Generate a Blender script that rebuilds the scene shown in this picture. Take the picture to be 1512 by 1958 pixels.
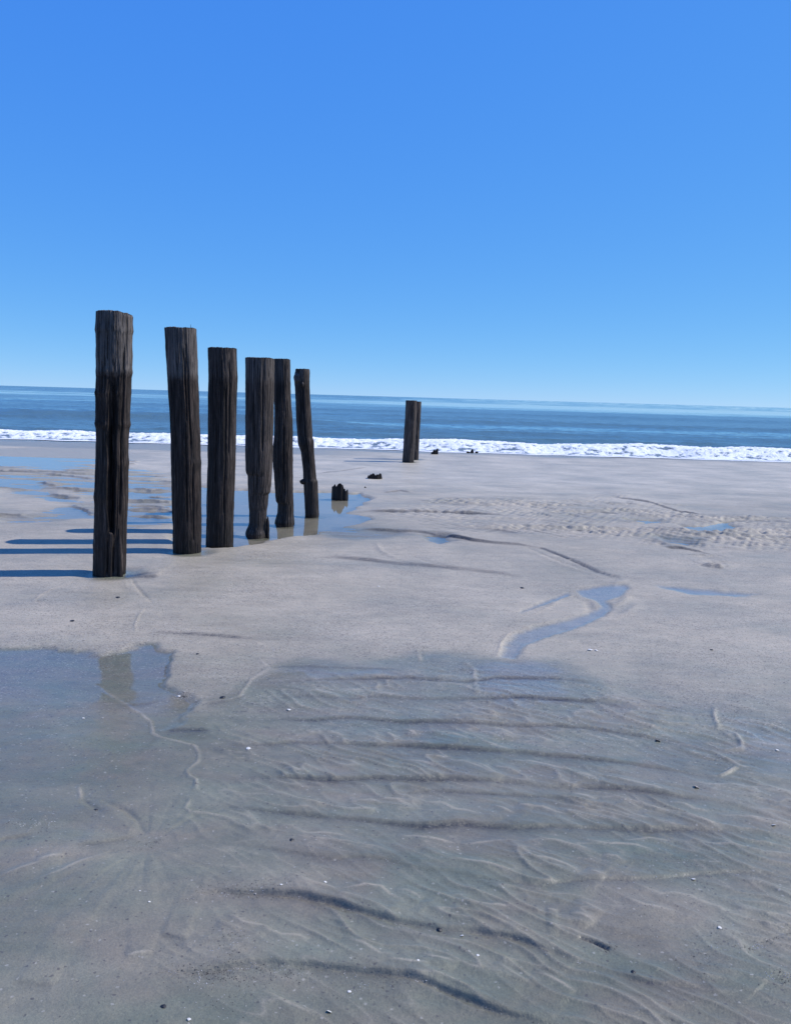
import bpy, math, random
import numpy as np
from mathutils import Matrix, Vector

for o in list(bpy.data.objects):
    bpy.data.objects.remove(o)
S = bpy.context.scene
col = S.collection
random.seed(7)
RNG = np.random.default_rng(11)

# ------------------------------------------------------------------ camera
FPX, EYE = 1560.0, 1.55                     # focal length in photo pixels, eye height in metres
ROLL = math.atan(43 / 1512)
PITCH = math.atan(220.5 * math.cos(ROLL) / FPX)
Fw = np.array([0, math.cos(PITCH), -math.sin(PITCH)])
U0 = np.array([0, math.sin(PITCH), math.cos(PITCH)])
R0 = np.array([1.0, 0, 0])
Rt = R0 * math.cos(ROLL) + U0 * math.sin(ROLL)
Up = U0 * math.cos(ROLL) - R0 * math.sin(ROLL)
cam_d = bpy.data.cameras.new('camera')
cam = bpy.data.objects.new('camera', cam_d)
col.objects.link(cam)
cam.matrix_world = Matrix(((Rt[0], Up[0], -Fw[0], 0), (Rt[1], Up[1], -Fw[1], 0),
                           (Rt[2], Up[2], -Fw[2], EYE), (0, 0, 0, 1)))
cam_d.sensor_fit = 'VERTICAL'
cam_d.sensor_height = 24.0
cam_d.lens = 24.0 * FPX / 1958
cam_d.clip_start = 0.05
cam_d.clip_end = 60000
S.camera = cam

# ------------------------------------------------------------------ sky, sun, exposure
SUN_AZ, SUN_EL = math.radians(10.0), math.radians(45.0)   # azimuth from +X towards +Y
W = bpy.data.worlds.new('World')
S.world = W
W.use_nodes = True
wn, wl = W.node_tree.nodes, W.node_tree.links
wn.clear()
wo = wn.new('ShaderNodeOutputWorld')
wb = wn.new('ShaderNodeBackground')
ws = wn.new('ShaderNodeTexSky')
ws.sky_type = 'NISHITA'
ws.sun_disc = False
ws.sun_elevation = SUN_EL
ws.sun_rotation = math.pi / 2 - SUN_AZ
ws.altitude = 3000
ws.air_density = 0.7
ws.dust_density = 0.0
ws.ozone_density = 10.0
wb.inputs['Strength'].default_value = 0.15
wsep = wn.new('ShaderNodeSeparateColor'); wcom = wn.new('ShaderNodeCombineColor')
wl.new(ws.outputs[0], wsep.inputs[0])
for _i, (_a, _p) in enumerate(((0.62, 0.80), (0.695, 0.48), (0.94, 0.10))):   # the deep blue of this clear winter sky
    pw = wn.new('ShaderNodeMath'); pw.operation = 'POWER'; pw.inputs[1].default_value = _p
    ml = wn.new('ShaderNodeMath'); ml.operation = 'MULTIPLY'; ml.inputs[1].default_value = _a * 0.15 ** _p / 0.15
    wl.new(wsep.outputs[_i], pw.inputs[0]); wl.new(pw.outputs[0], ml.inputs[0]); wl.new(ml.outputs[0], wcom.inputs[_i])
wl.new(wcom.outputs[0], wb.inputs['Color'])
wl.new(wb.outputs[0], wo.inputs['Surface'])

sd = bpy.data.lights.new('sun', 'SUN')
sd.energy = 5.0
sd.angle = math.radians(0.53)
sd.color = (1.0, 0.96, 0.90)
sun = bpy.data.objects.new('sun', sd)
col.objects.link(sun)
sdir = Vector((math.cos(SUN_EL) * math.cos(SUN_AZ), math.cos(SUN_EL) * math.sin(SUN_AZ), math.sin(SUN_EL)))
sun.rotation_euler = sdir.to_track_quat('Z', 'Y').to_euler()
sun.location = (30, 10, 30)

S.view_settings.view_transform = 'Standard'
S.view_settings.look = 'None'
S.view_settings.gamma = 1
S.view_settings.exposure = 0.0
S.view_settings.use_curve_mapping = False

# ------------------------------------------------------------------ helpers
def ray(px, py):
    return Fw + Rt * (px - 756) / FPX - Up * (py - 979) / FPX

def at(px, py, z=0.0):                       # photo pixel -> point on the horizontal plane z
    d = ray(px, py)
    return np.array([0, 0, EYE]) + d * (z - EYE) / d[2]

def atY(px, py, Y):                          # photo pixel -> point on the upright plane y = Y
    d = ray(px, py)
    return np.array([0, 0, EYE]) + d * Y / d[1]

def gw(pts, z=0.0):
    return np.array([at(x, y, z)[:2] for x, y in pts])

def sst(e0, e1, x):
    t = np.clip((x - e0) / (e1 - e0), 0, 1)
    return t * t * (3 - 2 * t)

PERM = {}
def perlin(x, y, seed=0):
    if seed not in PERM:
        r = np.random.default_rng(1000 + seed)
        p = r.permutation(512).astype(np.int32)
        a = r.random(512) * 2 * np.pi
        PERM[seed] = (np.concatenate([p, p]), np.cos(a), np.sin(a))
    p, ca, sa = PERM[seed]
    xi = np.floor(x).astype(np.int64); yi = np.floor(y).astype(np.int64)
    xf = x - xi; yf = y - yi
    u = xf * xf * xf * (xf * (xf * 6 - 15) + 10); v = yf * yf * yf * (yf * (yf * 6 - 15) + 10)
    def g(ix, iy, dx, dy):
        h = p[(p[ix & 511] + (iy & 511)) & 511]
        return ca[h] * dx + sa[h] * dy
    n00 = g(xi, yi, xf, yf); n10 = g(xi + 1, yi, xf - 1, yf)
    n01 = g(xi, yi + 1, xf, yf - 1); n11 = g(xi + 1, yi + 1, xf - 1, yf - 1)
    a = n00 + u * (n10 - n00); b = n01 + u * (n11 - n01)
    return (a + v * (b - a)) * 1.5

def fbm(x, y, oct=4, seed=0, gain=0.5):
    s = 0; a = 1.0
    for i in range(oct):
        s = s + a * perlin(x * 2 ** i + 17.3 * i, y * 2 ** i - 9.1 * i, seed + i)
        a *= gain
    return s

def grid_mesh(name, X, Y, Z, mat, attrs=None, smooth=True):
    nr, nc = X.shape
    co = np.stack([X, Y, Z], -1).reshape(-1, 3).astype(np.float32)
    idx = np.arange(nr * nc).reshape(nr, nc)
    q = np.stack([idx[:-1, :-1], idx[:-1, 1:], idx[1:, 1:], idx[1:, :-1]], -1).reshape(-1, 4)
    return raw_mesh(name, co, q, mat, attrs, smooth)

def raw_mesh(name, co, q, mat, attrs=None, smooth=True):
    me = bpy.data.meshes.new(name)
    me.vertices.add(len(co)); me.vertices.foreach_set('co', np.asarray(co, np.float32).ravel())
    k = q.shape[1]
    me.loops.add(q.size); me.loops.foreach_set('vertex_index', q.ravel().astype(np.int32))
    me.polygons.add(len(q))
    me.polygons.foreach_set('loop_start', (np.arange(len(q)) * k).astype(np.int32))
    me.polygons.foreach_set('loop_total', np.full(len(q), k, np.int32))
    me.polygons.foreach_set('use_smooth', np.full(len(q), smooth))
    for n, a in (attrs or {}).items():
        at_ = me.attributes.new(n, 'FLOAT', 'POINT')
        at_.data.foreach_set('value', np.asarray(a, np.float32).ravel())
    me.update(calc_edges=True)
    me.materials.append(mat)
    return me

def link(name, me, parent=None, kind=None):
    o = bpy.data.objects.new(name, me)
    col.objects.link(o)
    if parent: o.parent = parent
    if kind: o['kind'] = kind
    return o

def empty(name, loc, label, cat, group=None):
    o = bpy.data.objects.new(name, None)
    o.empty_display_size = 0.1
    col.objects.link(o); o.location = loc
    o['label'] = label; o['category'] = cat
    if group: o['group'] = group
    return o

class NT:
    def __init__(s, name):
        s.m = bpy.data.materials.new(name); s.m.use_nodes = True
        s.t = s.m.node_tree; s.t.nodes.clear()
        s.out = s.t.nodes.new('ShaderNodeOutputMaterial')
    def n(s, typ, **kw):
        nd = s.t.nodes.new('ShaderNode' + typ)
        for k, v in kw.items():
            if k.startswith('_'): setattr(nd, k[1:], v)
        return nd
    def put(s, sock, v):
        if hasattr(v, 'node') or isinstance(v, bpy.types.NodeSocket): s.t.links.new(v, sock)
        elif isinstance(v, (tuple, list)) and len(v) == 3 and sock.type == 'RGBA': sock.default_value = (*v, 1)
        else: sock.default_value = v
    def math(s, op, a, b=0.0, c=None, clamp=False):
        nd = s.n('Math', _operation=op, _use_clamp=clamp)
        s.put(nd.inputs[0], a); s.put(nd.inputs[1], b)
        if c is not None: s.put(nd.inputs[2], c)
        return nd.outputs[0]
    def mix(s, f, a, b, blend='MIX'):
        nd = s.n('Mix', _data_type='RGBA', _blend_type=blend)
        s.put(nd.inputs[0], f); s.put(nd.inputs[6], a); s.put(nd.inputs[7], b)
        return nd.outputs[2]
    def rng(s, v, a, b, c=0.0, d=1.0):
        nd = s.n('MapRange', _clamp=True)
        for i, q in enumerate((v, a, b, c, d)): s.put(nd.inputs[i], q)
        return nd.outputs[0]
    def coord(s, scale=(1, 1, 1), rot=(0, 0, 0), src='Object'):
        tc = s.n('TexCoord'); mp = s.n('Mapping')
        s.t.links.new(tc.outputs[src], mp.inputs[0])
        mp.inputs['Scale'].default_value = scale; mp.inputs['Rotation'].default_value = rot
        return mp.outputs[0]
    def noise(s, vec, scale, detail=4, rough=0.5, dist=0.0):
        nd = s.n('TexNoise'); s.put(nd.inputs['Vector'], vec)
        nd.inputs['Scale'].default_value = scale; nd.inputs['Detail'].default_value = detail
        nd.inputs['Roughness'].default_value = rough; nd.inputs['Distortion'].default_value = dist
        return nd.outputs[0]
    def vor(s, vec, scale, out='Color', feature='F1'):
        nd = s.n('TexVoronoi', _feature=feature); s.put(nd.inputs['Vector'], vec)
        nd.inputs['Scale'].default_value = scale
        return nd.outputs[out]
    def attr(s, name):
        nd = s.n('Attribute'); nd.attribute_name = name
        return nd.outputs['Fac']
    def bump(s, h, strength, dist, normal=None):
        nd = s.n('Bump'); s.put(nd.inputs['Height'], h); s.put(nd.inputs['Strength'], strength)
        nd.inputs['Distance'].default_value = dist
        if normal: s.put(nd.inputs['Normal'], normal)
        return nd.outputs[0]
    def bsdf(s, **kw):
        nd = s.n('BsdfPrincipled')
        for k, v in kw.items(): s.put(nd.inputs[k.replace('_', ' ')], v)
        s.t.links.new(nd.outputs[0], s.out.inputs[0])
        return nd

# ------------------------------------------------------------------ materials
def sand_material():
    t = NT('wet_sand')
    v = t.coord()
    wet, dep = t.attr('wet'), t.attr('sediment_shade')
    big = t.noise(v, 0.9, 4, 0.55)
    mid = t.noise(t.coord((1.0, 2.2, 1)), 3.5, 5, 0.6)
    hue = t.noise(t.coord((1.0, 1.6, 1)), 2.1, 3, 0.6, 0.6)
    dry = t.mix(t.rng(big, 0.3, 0.7), SAND_A, SAND_B)
    wetc = t.mix(t.rng(hue, 0.35, 0.65), SAND_WA, SAND_WB)
    dry = t.mix(t.attr('far_pale'), dry, (0.50, 0.44, 0.345))  # paler sand colour blended in towards the far beach
    c = t.mix(wet, dry, wetc)
    c = t.mix(1.0, c, t.mix(t.rng(mid, 0.25, 0.75), (0.86, 0.86, 0.86), (1.12, 1.12, 1.12)), 'MULTIPLY')
    # grains: dark and pale speckles
    cells = t.n('SeparateColor'); t.put(cells.inputs[0], t.vor(v, 150))
    r1 = cells.outputs[0]
    patch = t.noise(v, 1.3, 3, 0.6)
    grit = t.attr('grit')
    dens = t.math('MULTIPLY', t.rng(patch, 0.4, 0.65, 0.25, 1.0), grit)
    dk = t.math('LESS_THAN', r1, t.math('MULTIPLY', dens, 0.16))
    lt = t.math('GREATER_THAN', r1, t.math('SUBTRACT', 1.0, t.math('MULTIPLY', dens, 0.10)))
    c = t.mix(t.math('MULTIPLY', dk, 0.55), c, (0.06, 0.05, 0.05))
    c = t.mix(t.math('MULTIPLY', lt, 0.25), c, (0.56, 0.52, 0.47))
    fine = t.noise(v, 420, 2, 0.6)
    c = t.mix(1.0, c, t.mix(t.rng(t.noise(v, 130, 3, 0.7), 0.3, 0.7), (0.87, 0.87, 0.87), (1.13, 1.13, 1.13)), 'MULTIPLY')
    c = t.mix(1.0, c, t.mix(t.rng(t.noise(t.coord((1, 1.7, 1), (0, 0, -0.5)), 11, 4, 0.65), 0.32, 0.68), (0.92, 0.94, 0.95), (1.08, 1.06, 1.05)), 'MULTIPLY')
    c = t.mix(1.0, c, t.mix(fine, (0.72, 0.72, 0.72), (1.28, 1.28, 1.28)), 'MULTIPLY')
    # dark heavy-mineral sediment caught in the troughs, and painted shade on step faces
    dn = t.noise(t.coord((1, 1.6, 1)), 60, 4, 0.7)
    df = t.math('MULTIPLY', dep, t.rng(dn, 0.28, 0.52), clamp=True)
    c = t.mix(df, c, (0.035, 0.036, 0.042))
    h = t.math('ADD', t.math('MULTIPLY', t.noise(v, 160, 4, 0.7), 0.7), t.math('MULTIPLY', t.noise(v, 36, 3, 0.6), 0.9))
    h = t.math('ADD', h, t.math('MULTIPLY', t.noise(t.coord((0.6, 1.6, 1), (0, 0, -0.5)), 14, 3, 0.6), 1.6))
    bs = t.math('SUBTRACT', 0.9, t.math('MULTIPLY', wet, 0.15))
    nrm = t.bump(h, bs, 0.0035)
    rough = t.math('ADD', t.math('SUBTRACT', 0.62, t.math('MULTIPLY', wet, 0.17)), t.math('MULTIPLY', t.math('SUBTRACT', mid, 0.5), 0.15))
    nrm2 = t.bump(h, t.rng(t.attr('film'), 0, 1, 0.4, 0.04), 0.002)
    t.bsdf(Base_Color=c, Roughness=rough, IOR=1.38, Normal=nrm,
           Coat_Weight=t.math('MAXIMUM', t.math('MAXIMUM', t.math('MULTIPLY', wet, 0.75), t.attr('film')), t.attr('sheen')), Coat_Roughness=t.math('MINIMUM', t.rng(wet, 0.3, 1.0, 0.45, 0.09), t.math('SUBTRACT', 0.5, t.math('MULTIPLY', t.attr('film'), 0.46))),
           Coat_IOR=1.33, Coat_Normal=nrm2)
    return t.m

SAND_A, SAND_B = (0.345, 0.300, 0.232), (0.380, 0.332, 0.260)
SAND_WA, SAND_WB = (0.136, 0.120, 0.082), (0.104, 0.122, 0.080)

def pool_material():
    t = NT('clear_shallow_water')
    v = t.coord()
    h = t.math('ADD', t.noise(t.coord((1, 2.5, 1)), 5, 3, 0.5), t.math('MULTIPLY', t.noise(v, 30, 2, 0.5), 0.15))
    nrm = t.bump(h, 0.12, 0.004)
    fr = t.n('Fresnel'); fr.inputs['IOR'].default_value = 1.34; t.put(fr.inputs['Normal'], nrm)
    gl = t.n('BsdfGlossy'); gl.inputs['Roughness'].default_value = 0.03; gl.inputs['Color'].default_value = (1, 1, 1, 1)
    t.put(gl.inputs['Normal'], nrm)
    tr = t.n('BsdfTransparent'); tr.inputs['Color'].default_value = (0.96, 0.98, 0.99, 1)
    mx = t.n('MixShader')
    t.put(mx.inputs[0], fr.outputs[0]); t.put(mx.inputs[1], tr.outputs[0]); t.put(mx.inputs[2], gl.outputs[0])
    t.t.links.new(mx.outputs[0], t.out.inputs[0])
    return t.m

def sea_material():
    t = NT('sea_water')
    calm = t.attr('calm')
    h = t.math('ADD', t.math('MULTIPLY', t.noise(t.coord((0.35, 1.0, 1)), 1.1, 4, 0.6), 1.0),
               t.math('MULTIPLY', t.noise(t.coord((0.5, 1, 1), (0, 0, 0.3)), 4.0, 4, 0.65), 0.45))
    st = t.rng(calm, 0, 1, 0.85, 0.03)
    nrm = t.bump(h, st, 0.14)
    c = t.mix(t.noise(t.coord((0.03, 0.12, 1)), 1.0, 3), (0.075, 0.138, 0.160), (0.092, 0.160, 0.176))
    t.bsdf(Base_Color=c, Roughness=t.rng(calm, 0, 1, 0.22, 0.05), IOR=1.333, Normal=nrm)
    return t.m

def foam_material():
    t = NT('sea_foam')
    v = t.coord()
    f = t.attr('foam')
    n = t.math('ADD', t.noise(v, 9, 6, 0.72, 0.8), t.math('MULTIPLY', t.math('SUBTRACT', f, 0.5), 0.7))
    k = t.rng(n, 0.30, 0.52)
    c = t.mix(k, (0.16, 0.21, 0.24), (0.80, 0.81, 0.82))
    h = t.noise(v, 22, 5, 0.7)
    t.bsdf(Base_Color=c, Roughness=t.rng(k, 0, 1, 0.2, 0.8), Normal=t.bump(h, 0.8, 0.03), IOR=1.33)
    return t.m

def wood_material(name, dark=1.0, tide=1.0, grey=0.0):
    t = NT(name)
    geo = t.n('NewGeometry'); sp = t.n('SeparateXYZ'); t.put(sp.inputs[0], geo.outputs['Position'])
    z = sp.outputs[2]
    grain = t.noise(t.coord((1, 1, 0.035)), 70, 6, 0.7, 0.3)
    grain2 = t.noise(t.coord((1, 1, 0.12)), 24, 5, 0.65, 0.5)
    bl = t.noise(t.coord((1, 1, 0.4)), 4.5, 4, 0.6)
    d = dark
    wet = t.mix(t.rng(grain2, 0.3, 0.7), (0.010 * d, 0.008 * d, 0.008 * d), (0.052 * d, 0.037 * d, 0.031 * d))
    dry = t.mix(t.rng(grain2, 0.3, 0.7), (0.045, 0.040, 0.039), (0.170, 0.148, 0.135))
    zz = t.math('ADD', z, t.math('MULTIPLY', t.math('SUBTRACT', grain2, 0.5), 0.06))
    c = t.mix(t.rng(zz, 1.64, 1.72, grey, tide), wet, dry)
    c = t.mix(t.math('MULTIPLY', t.rng(bl, 0.5, 0.75), 0.5), c, (0.064 * d, 0.054 * d, 0.048 * d))
    c = t.mix(t.rng(z, 0.02, 0.35, 0.55, 0.0), c, (0.014, 0.013, 0.013))
    c = t.mix(t.rng(grain, 0.52, 0.38, 0.0, 0.9), c, (0.004, 0.004, 0.004))
    c = t.mix(t.rng(grain, 0.56, 0.72, 0.0, 0.4), c, (0.26 * d, 0.20 * d, 0.17 * d))
    h = t.math('ADD', t.math('MULTIPLY', grain, 1.0), t.math('MULTIPLY', grain2, 0.8))
    t.bsdf(Base_Color=c, Roughness=t.rng(z, 0.2, 1.7, 0.55, 0.85), Normal=t.bump(h, 0.9, 0.007), IOR=1.4, Specular_IOR_Level=0.3)
    return t.m

def plain(name, c, rough=0.6, var=0.25, scale=60):
    t = NT(name)
    n = t.noise(t.coord(), scale, 4, 0.6)
    cc = t.mix(n, tuple(x * (1 - var) for x in c), tuple(min(1, x * (1 + var)) for x in c))
    t.bsdf(Base_Color=cc, Roughness=rough, Normal=t.bump(n, 0.4, 0.002))
    return t.m

M_SAND, M_POOL, M_SEA, M_FOAM = sand_material(), pool_material(), sea_material(), foam_material()
M_WOOD = wood_material('weathered_wood'); M_WOOD2 = wood_material('even_grey_wood', 1.25, 0.75, 0.32); M_WOOD3 = wood_material('dark_wet_wood', 0.95, 0.35, 0.10); M_STUMP = wood_material('rotten_black_wood', 0.45)
M_SHELL = plain('bleached_shell', (0.58, 0.56, 0.52), 0.5)
M_SHELLB = plain('brown_shell', (0.30, 0.25, 0.22), 0.5)
M_PEBBLE = plain('black_pebble', (0.02, 0.02, 0.022), 0.4)
def hash_material(name, cols):
    t = NT(name)
    oi = t.vor(t.coord(), 40)
    sc = t.n('SeparateColor'); t.put(sc.inputs[0], oi)
    c = t.mix(t.math('GREATER_THAN', sc.outputs[0], 0.35), cols[0], cols[1])
    c = t.mix(t.math('GREATER_THAN', sc.outputs[0], 0.75), c, cols[2])
    t.bsdf(Base_Color=c, Roughness=0.9, Specular_IOR_Level=0.1)
    return t.m
M_HASH = hash_material('crushed_shell', ((0.07, 0.065, 0.065), (0.20, 0.18, 0.16), (0.45, 0.43, 0.41)))

# ------------------------------------------------------------------ the beach: one sculpted sheet
NR, NC = 690, 860
py_rows = np.concatenate([np.linspace(2130, 1062, 520, endpoint=False), np.linspace(1062, 935, 240, endpoint=False), np.linspace(935, 863.5, 170)])
ds = np.array([at(756, y)[1] for y in py_rows])
near = np.array([-400, -150, -60, -25, -10, -5, -2.5, -1, 0, 0.5, 0.9, 1.2, 1.4])
far = np.concatenate([np.linspace(23.4, 30, 16)[1:], [33, 40, 60]])
rows = np.concatenate([near[near < ds[0] - 0.05], ds, far[far > ds[-1] + 0.05]])
u = np.linspace(-1, 1, NC)
side = np.array([1.04, 1.1, 1.2, 1.4, 1.8, 2.6, 4, 8, 20, 60])
uu = np.concatenate([-side[::-1], u, side])
hw = 0.56 * np.clip(rows, 1.2, 26) + 0.85
X = uu[None, :] * hw[:, None]
Y = np.repeat(rows[:, None], len(uu), 1)

# photo pixel of every grid point (only to choose where traced features lie on the ground)
def poly_mask(pts, feather, z=0.0, warp=0.0, seed=3):
    """soft inside mask of a traced polygon, in ground metres; feather = soft edge in m"""
    P = gw(pts, z)
    out = np.zeros(X.shape)
    mnx, mny = P.min(0) - feather * 3 - warp; mxx, mxy = P.max(0) + feather * 3 + warp
    sel = (X > mnx) & (X < mxx) & (Y > mny) & (Y < mxy)
    if not sel.any(): return out
    x = X[sel]; y = Y[sel]
    if warp:
        k = 1.0 / max(warp * 4, 0.05)
        x, y = x + warp * fbm(x * k, y * k, 3, seed), y + warp * fbm(x * k, y * k, 3, seed + 5)
    ins = np.zeros(x.shape, bool); dm = np.full(x.shape, 1e9)
    n = len(P)
    for i in range(n):
        a = P[i]; b = P[(i + 1) % n]; ab = b - a
        t = np.clip(((x - a[0]) * ab[0] + (y - a[1]) * ab[1]) / (ab @ ab + 1e-12), 0, 1)
        dm = np.minimum(dm, np.hypot(x - a[0] - t * ab[0], y - a[1] - t * ab[1]))
        c = ((a[1] > y) != (b[1] > y)) & (x < (b[0] - a[0]) * (y - a[1]) / (b[1] - a[1] + 1e-15) + a[0])
        ins ^= c
    sd_ = np.where(ins, dm, -dm)
    out[sel] = sst(-feather, feather, sd_)
    return out

def line_dist(pts, margin, z=0.0, wob=0.0, seed=9):
    """distance, signed side and 0..1 position along a traced line"""
    P = gw(pts, z)
    mn = P.min(0) - margin; mx = P.max(0) + margin
    sel = (X > mn[0]) & (X < mx[0]) & (Y > mn[1]) & (Y < mx[1])
    x = X[sel]; y = Y[sel]
    if wob:
        x, y = x + wob * perlin(x * 9, y * 9, seed), y + wob * perlin(x * 9, y * 9, seed + 1)
    seg = np.hypot(*(P[1:] - P[:-1]).T); L = np.concatenate([[0], np.cumsum(seg)])
    best = np.full(x.shape, 1e9); side_ = np.zeros(x.shape); tt = np.zeros(x.shape)
    for i in range(len(P) - 1):
        a, b = P[i], P[i + 1]; ab = b - a
        t = np.clip(((x - a[0]) * ab[0] + (y - a[1]) * ab[1]) / (ab @ ab + 1e-12), 0, 1)
        d = np.hypot(x - a[0] - t * ab[0], y - a[1] - t * ab[1])
        s = np.sign(ab[0] * (y - a[1]) - ab[1] * (x - a[0]))
        m = d < best
        best[m] = d[m]; side_[m] = s[m]; tt[m] = (L[i] + t[m] * seg[i]) / L[-1]
    return sel, best, side_, tt

H = np.full(X.shape, 0.020)
# broad swells of the beach
H += 0.014 * fbm(X / 3.1, Y / 2.3, 3, 21) * sst(4.5, 6.5, Y)
H += 0.004 * fbm(X / 0.9, Y / 0.5, 3, 31)
H += 0.0012 * fbm(X / 0.16, Y / 0.11, 3, 35)
WET = 0.78 - 0.68 * sst(3.4, 5.0, Y) + 0.22 * fbm(X / 1.1, Y / 0.7, 3, 41)
WET = WET + 0.12 * sst(9, 12, Y) 
SED_SHADE = np.zeros(X.shape)  # dark colour: trough sediment plus painted shade on step fronts and first-pile wedge
GRIT = 1.0 - 0.75 * sst(7, 12, Y) - 0.92 * (1 - sst(2.9, 4.6, Y))

# gentle mound whose edge runs right of the first pile
sel, d, s, t = line_dist([(180, 1112), (330, 1108), (520, 1104), (700, 1094), (860, 1088), (1010, 1100)], 1.2)
H[sel] += 0.016 * np.exp(-(d / 0.45) ** 2) * np.sin(np.pi * np.clip(t, 0, 1)) ** 0.5

# the long ripple fronts of the foreground, each traced left to right
LEE = [
 (0.006, [(505,1277),(583,1275),(635,1277),(686,1279),(783,1283)]),
 (0.009, [(470,1310),(487,1306),(583,1303),(686,1299),(790,1299),(875,1306),(913,1303),(944,1298),(996,1298),(1062,1298),(1127,1306),(1183,1315)]),
 (0.011, [(455,1341),(480,1337),(583,1332),(673,1337),(734,1334),(790,1337),(893,1339),(981,1335),(1082,1339),(1143,1343),(1203,1355),(1264,1370)]),
 (0.012, [(430,1386),(480,1378),(531,1373),(600,1377),(659,1371),(721,1377),(772,1382),(858,1382),(996,1390),(1062,1389),(1143,1395),(1244,1412),(1325,1426),(1395,1440)]),
 (0.015, [(372,1441),(400,1432),(447,1427),(520,1424),(549,1421),(635,1423),(714,1428),(772,1427),(841,1432),(927,1439),(1001,1441),(1102,1450),(1183,1460),(1264,1470),(1325,1480),(1390,1488)]),
 (0.016, [(400,1497),(440,1490),(500,1489),(583,1491),(638,1495),(721,1489),(792,1492),(858,1492),(981,1497),(1050,1507),(1118,1507),(1169,1507),(1237,1515),(1305,1526),(1356,1531),(1420,1546)]),
 (0.006, [(741,1520),(827,1514),(913,1518),(1000,1524),(1102,1531),(1150,1529)]),
 (0.015, [(361,1547),(400,1545),(447,1545),(500,1553),(603,1562),(689,1571),(792,1580),(844,1580),(878,1578),(981,1586),(1051,1581),(1118,1585),(1220,1588),(1305,1588),(1372,1590),(1460,1594)]),
 (0.008, [(360,1624),(400,1617),(447,1614),(500,1622),(586,1640),(638,1648),(693,1643),(741,1648),(775,1659),(810,1667),(861,1669),(913,1682),(964,1687),(1020,1696),(1068,1690),(1135,1683),(1203,1683),(1254,1680),(1305,1677),(1339,1671),(1406,1668),(1474,1673),(1560,1676)]),
 (0.018, [(340,1728),(370,1716),(413,1707),(460,1711),(500,1710),(569,1714),(638,1731),(693,1748),(758,1764),(837,1777),(913,1783),(981,1796),(1020,1808),(1051,1822),(1102,1837),(1150,1846)]),
 (0.020, [(285,1858),(378,1862),(440,1856),(481,1850),(540,1847),(603,1848),(672,1857),(720,1862),(775,1869),(827,1886),(878,1906),(930,1927),(981,1941),(1040,1957),(1120,1975)]),
 (0.005, [(1425,1816),(1450,1806),(1474,1797),(1512,1781),(1580,1764)]),
 (0.007, [(1169,1864),(1271,1883),(1339,1890),(1400,1905)]),
 (0.010, [(270,1212),(300,1208),(340,1210),(400,1214),(450,1218),(500,1222)]),
 (0.007, [(225,1346),(260,1344),(300,1340)]), (0.009, [(310,1398),(350,1397),(410,1396)]),
 (0.009, [(390,1345),(430,1342),(460,1335),(480,1325)]),
 (0.018, [(236,1105),(262,1103),(285,1104),(306,1105)]),
 (0.010, [(-60,1625),(10,1602),(70,1594)]),
 (0.010, [(140,1614),(190,1611),(230,1605),(262,1600)]),
 (0.008, [(300,1792),(330,1797),(360,1806)]),
 (0.006, [(20,1880),(60,1885),(110,1884)]),
 # upper beach steps
 (0.030, [(675,979),(710,978),(760,979),(840,980),(940,985),(1000,990)]),
 (0.026, [(660,1012),(700,1011),(740,1014),(800,1017),(860,1025),(900,1033),(950,1039),(990,1042),(1050,1052)]),
 (0.018, [(580,1066),(640,1066),(700,1072),(760,1080),(860,1086),(940,1094),(1010,1102)]),
 (0.008, [(1020,1046),(1070,1062),(1120,1080),(1160,1098),(1190,1104)]),
 (0.020, [(730,943),(765,939),(790,943)]),
 (0.012, [(600,908),(640,903),(680,897),(705,893)]),
 (0.015, [(630,951),(655,951),(690,950)]),
 (0.022, [(1160,948),(1240,960),(1300,978),(1360,987)]),
 (0.018, [(1270,1047),(1300,1048),(1340,1055),(1365,1062)]),
 (0.014, [(1330,1078),(1350,1083),(1385,1086)]),
]
for i, (A, pts) in enumerate(LEE):
    z0 = 0.02
    A *= 1.0 if i >= 22 else 0.72
    P = gw(pts, z0)
    dloc = P[:, 1].mean()
    xs = P[:, 0]
    x0, x1 = xs[0], xs[-1]
    far_k = 1.0 if dloc < 5.6 else (2.2 if dloc < 9 else 4.0)
    sel = (X > x0) & (X < x1) & (Y > P[:, 1].min() - 0.6 * far_k) & (Y < P[:, 1].max() + 1.2 * far_k)
    x = X[sel]; y = Y[sel]
    yl = np.interp(x, xs, P[:, 1]) + 0.007 * far_k * fbm(x * 4, x * 0 + i * 3.7, 3, 50)
    tp = np.minimum((x - x0), (x1 - x)) / (x1 - x0)
    tp = sst(0, 0.22, tp) * (0.75 + 0.5 * perlin(x * 2.2, x * 0 + i * 1.3, 51))
    q = y - yl
    step = 0.015 * far_k
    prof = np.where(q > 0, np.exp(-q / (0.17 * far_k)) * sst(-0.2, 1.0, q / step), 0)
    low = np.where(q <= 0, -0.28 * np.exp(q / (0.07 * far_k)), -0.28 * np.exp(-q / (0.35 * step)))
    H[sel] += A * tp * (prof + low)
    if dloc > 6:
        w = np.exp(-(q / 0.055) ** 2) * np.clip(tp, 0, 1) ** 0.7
        SED_SHADE[sel] = np.maximum(SED_SHADE[sel], 0.9 * w)  # camera-facing step coloured dark in place of its shade
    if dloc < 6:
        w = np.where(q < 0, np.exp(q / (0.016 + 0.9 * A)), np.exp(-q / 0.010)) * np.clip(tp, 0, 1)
        SED_SHADE[sel] = np.maximum(SED_SHADE[sel], (1.05 if dloc > 2.7 else 0.62) * w * min(1.0, A / 0.0075))  # sediment below the front, with the shade of its face painted in

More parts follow.
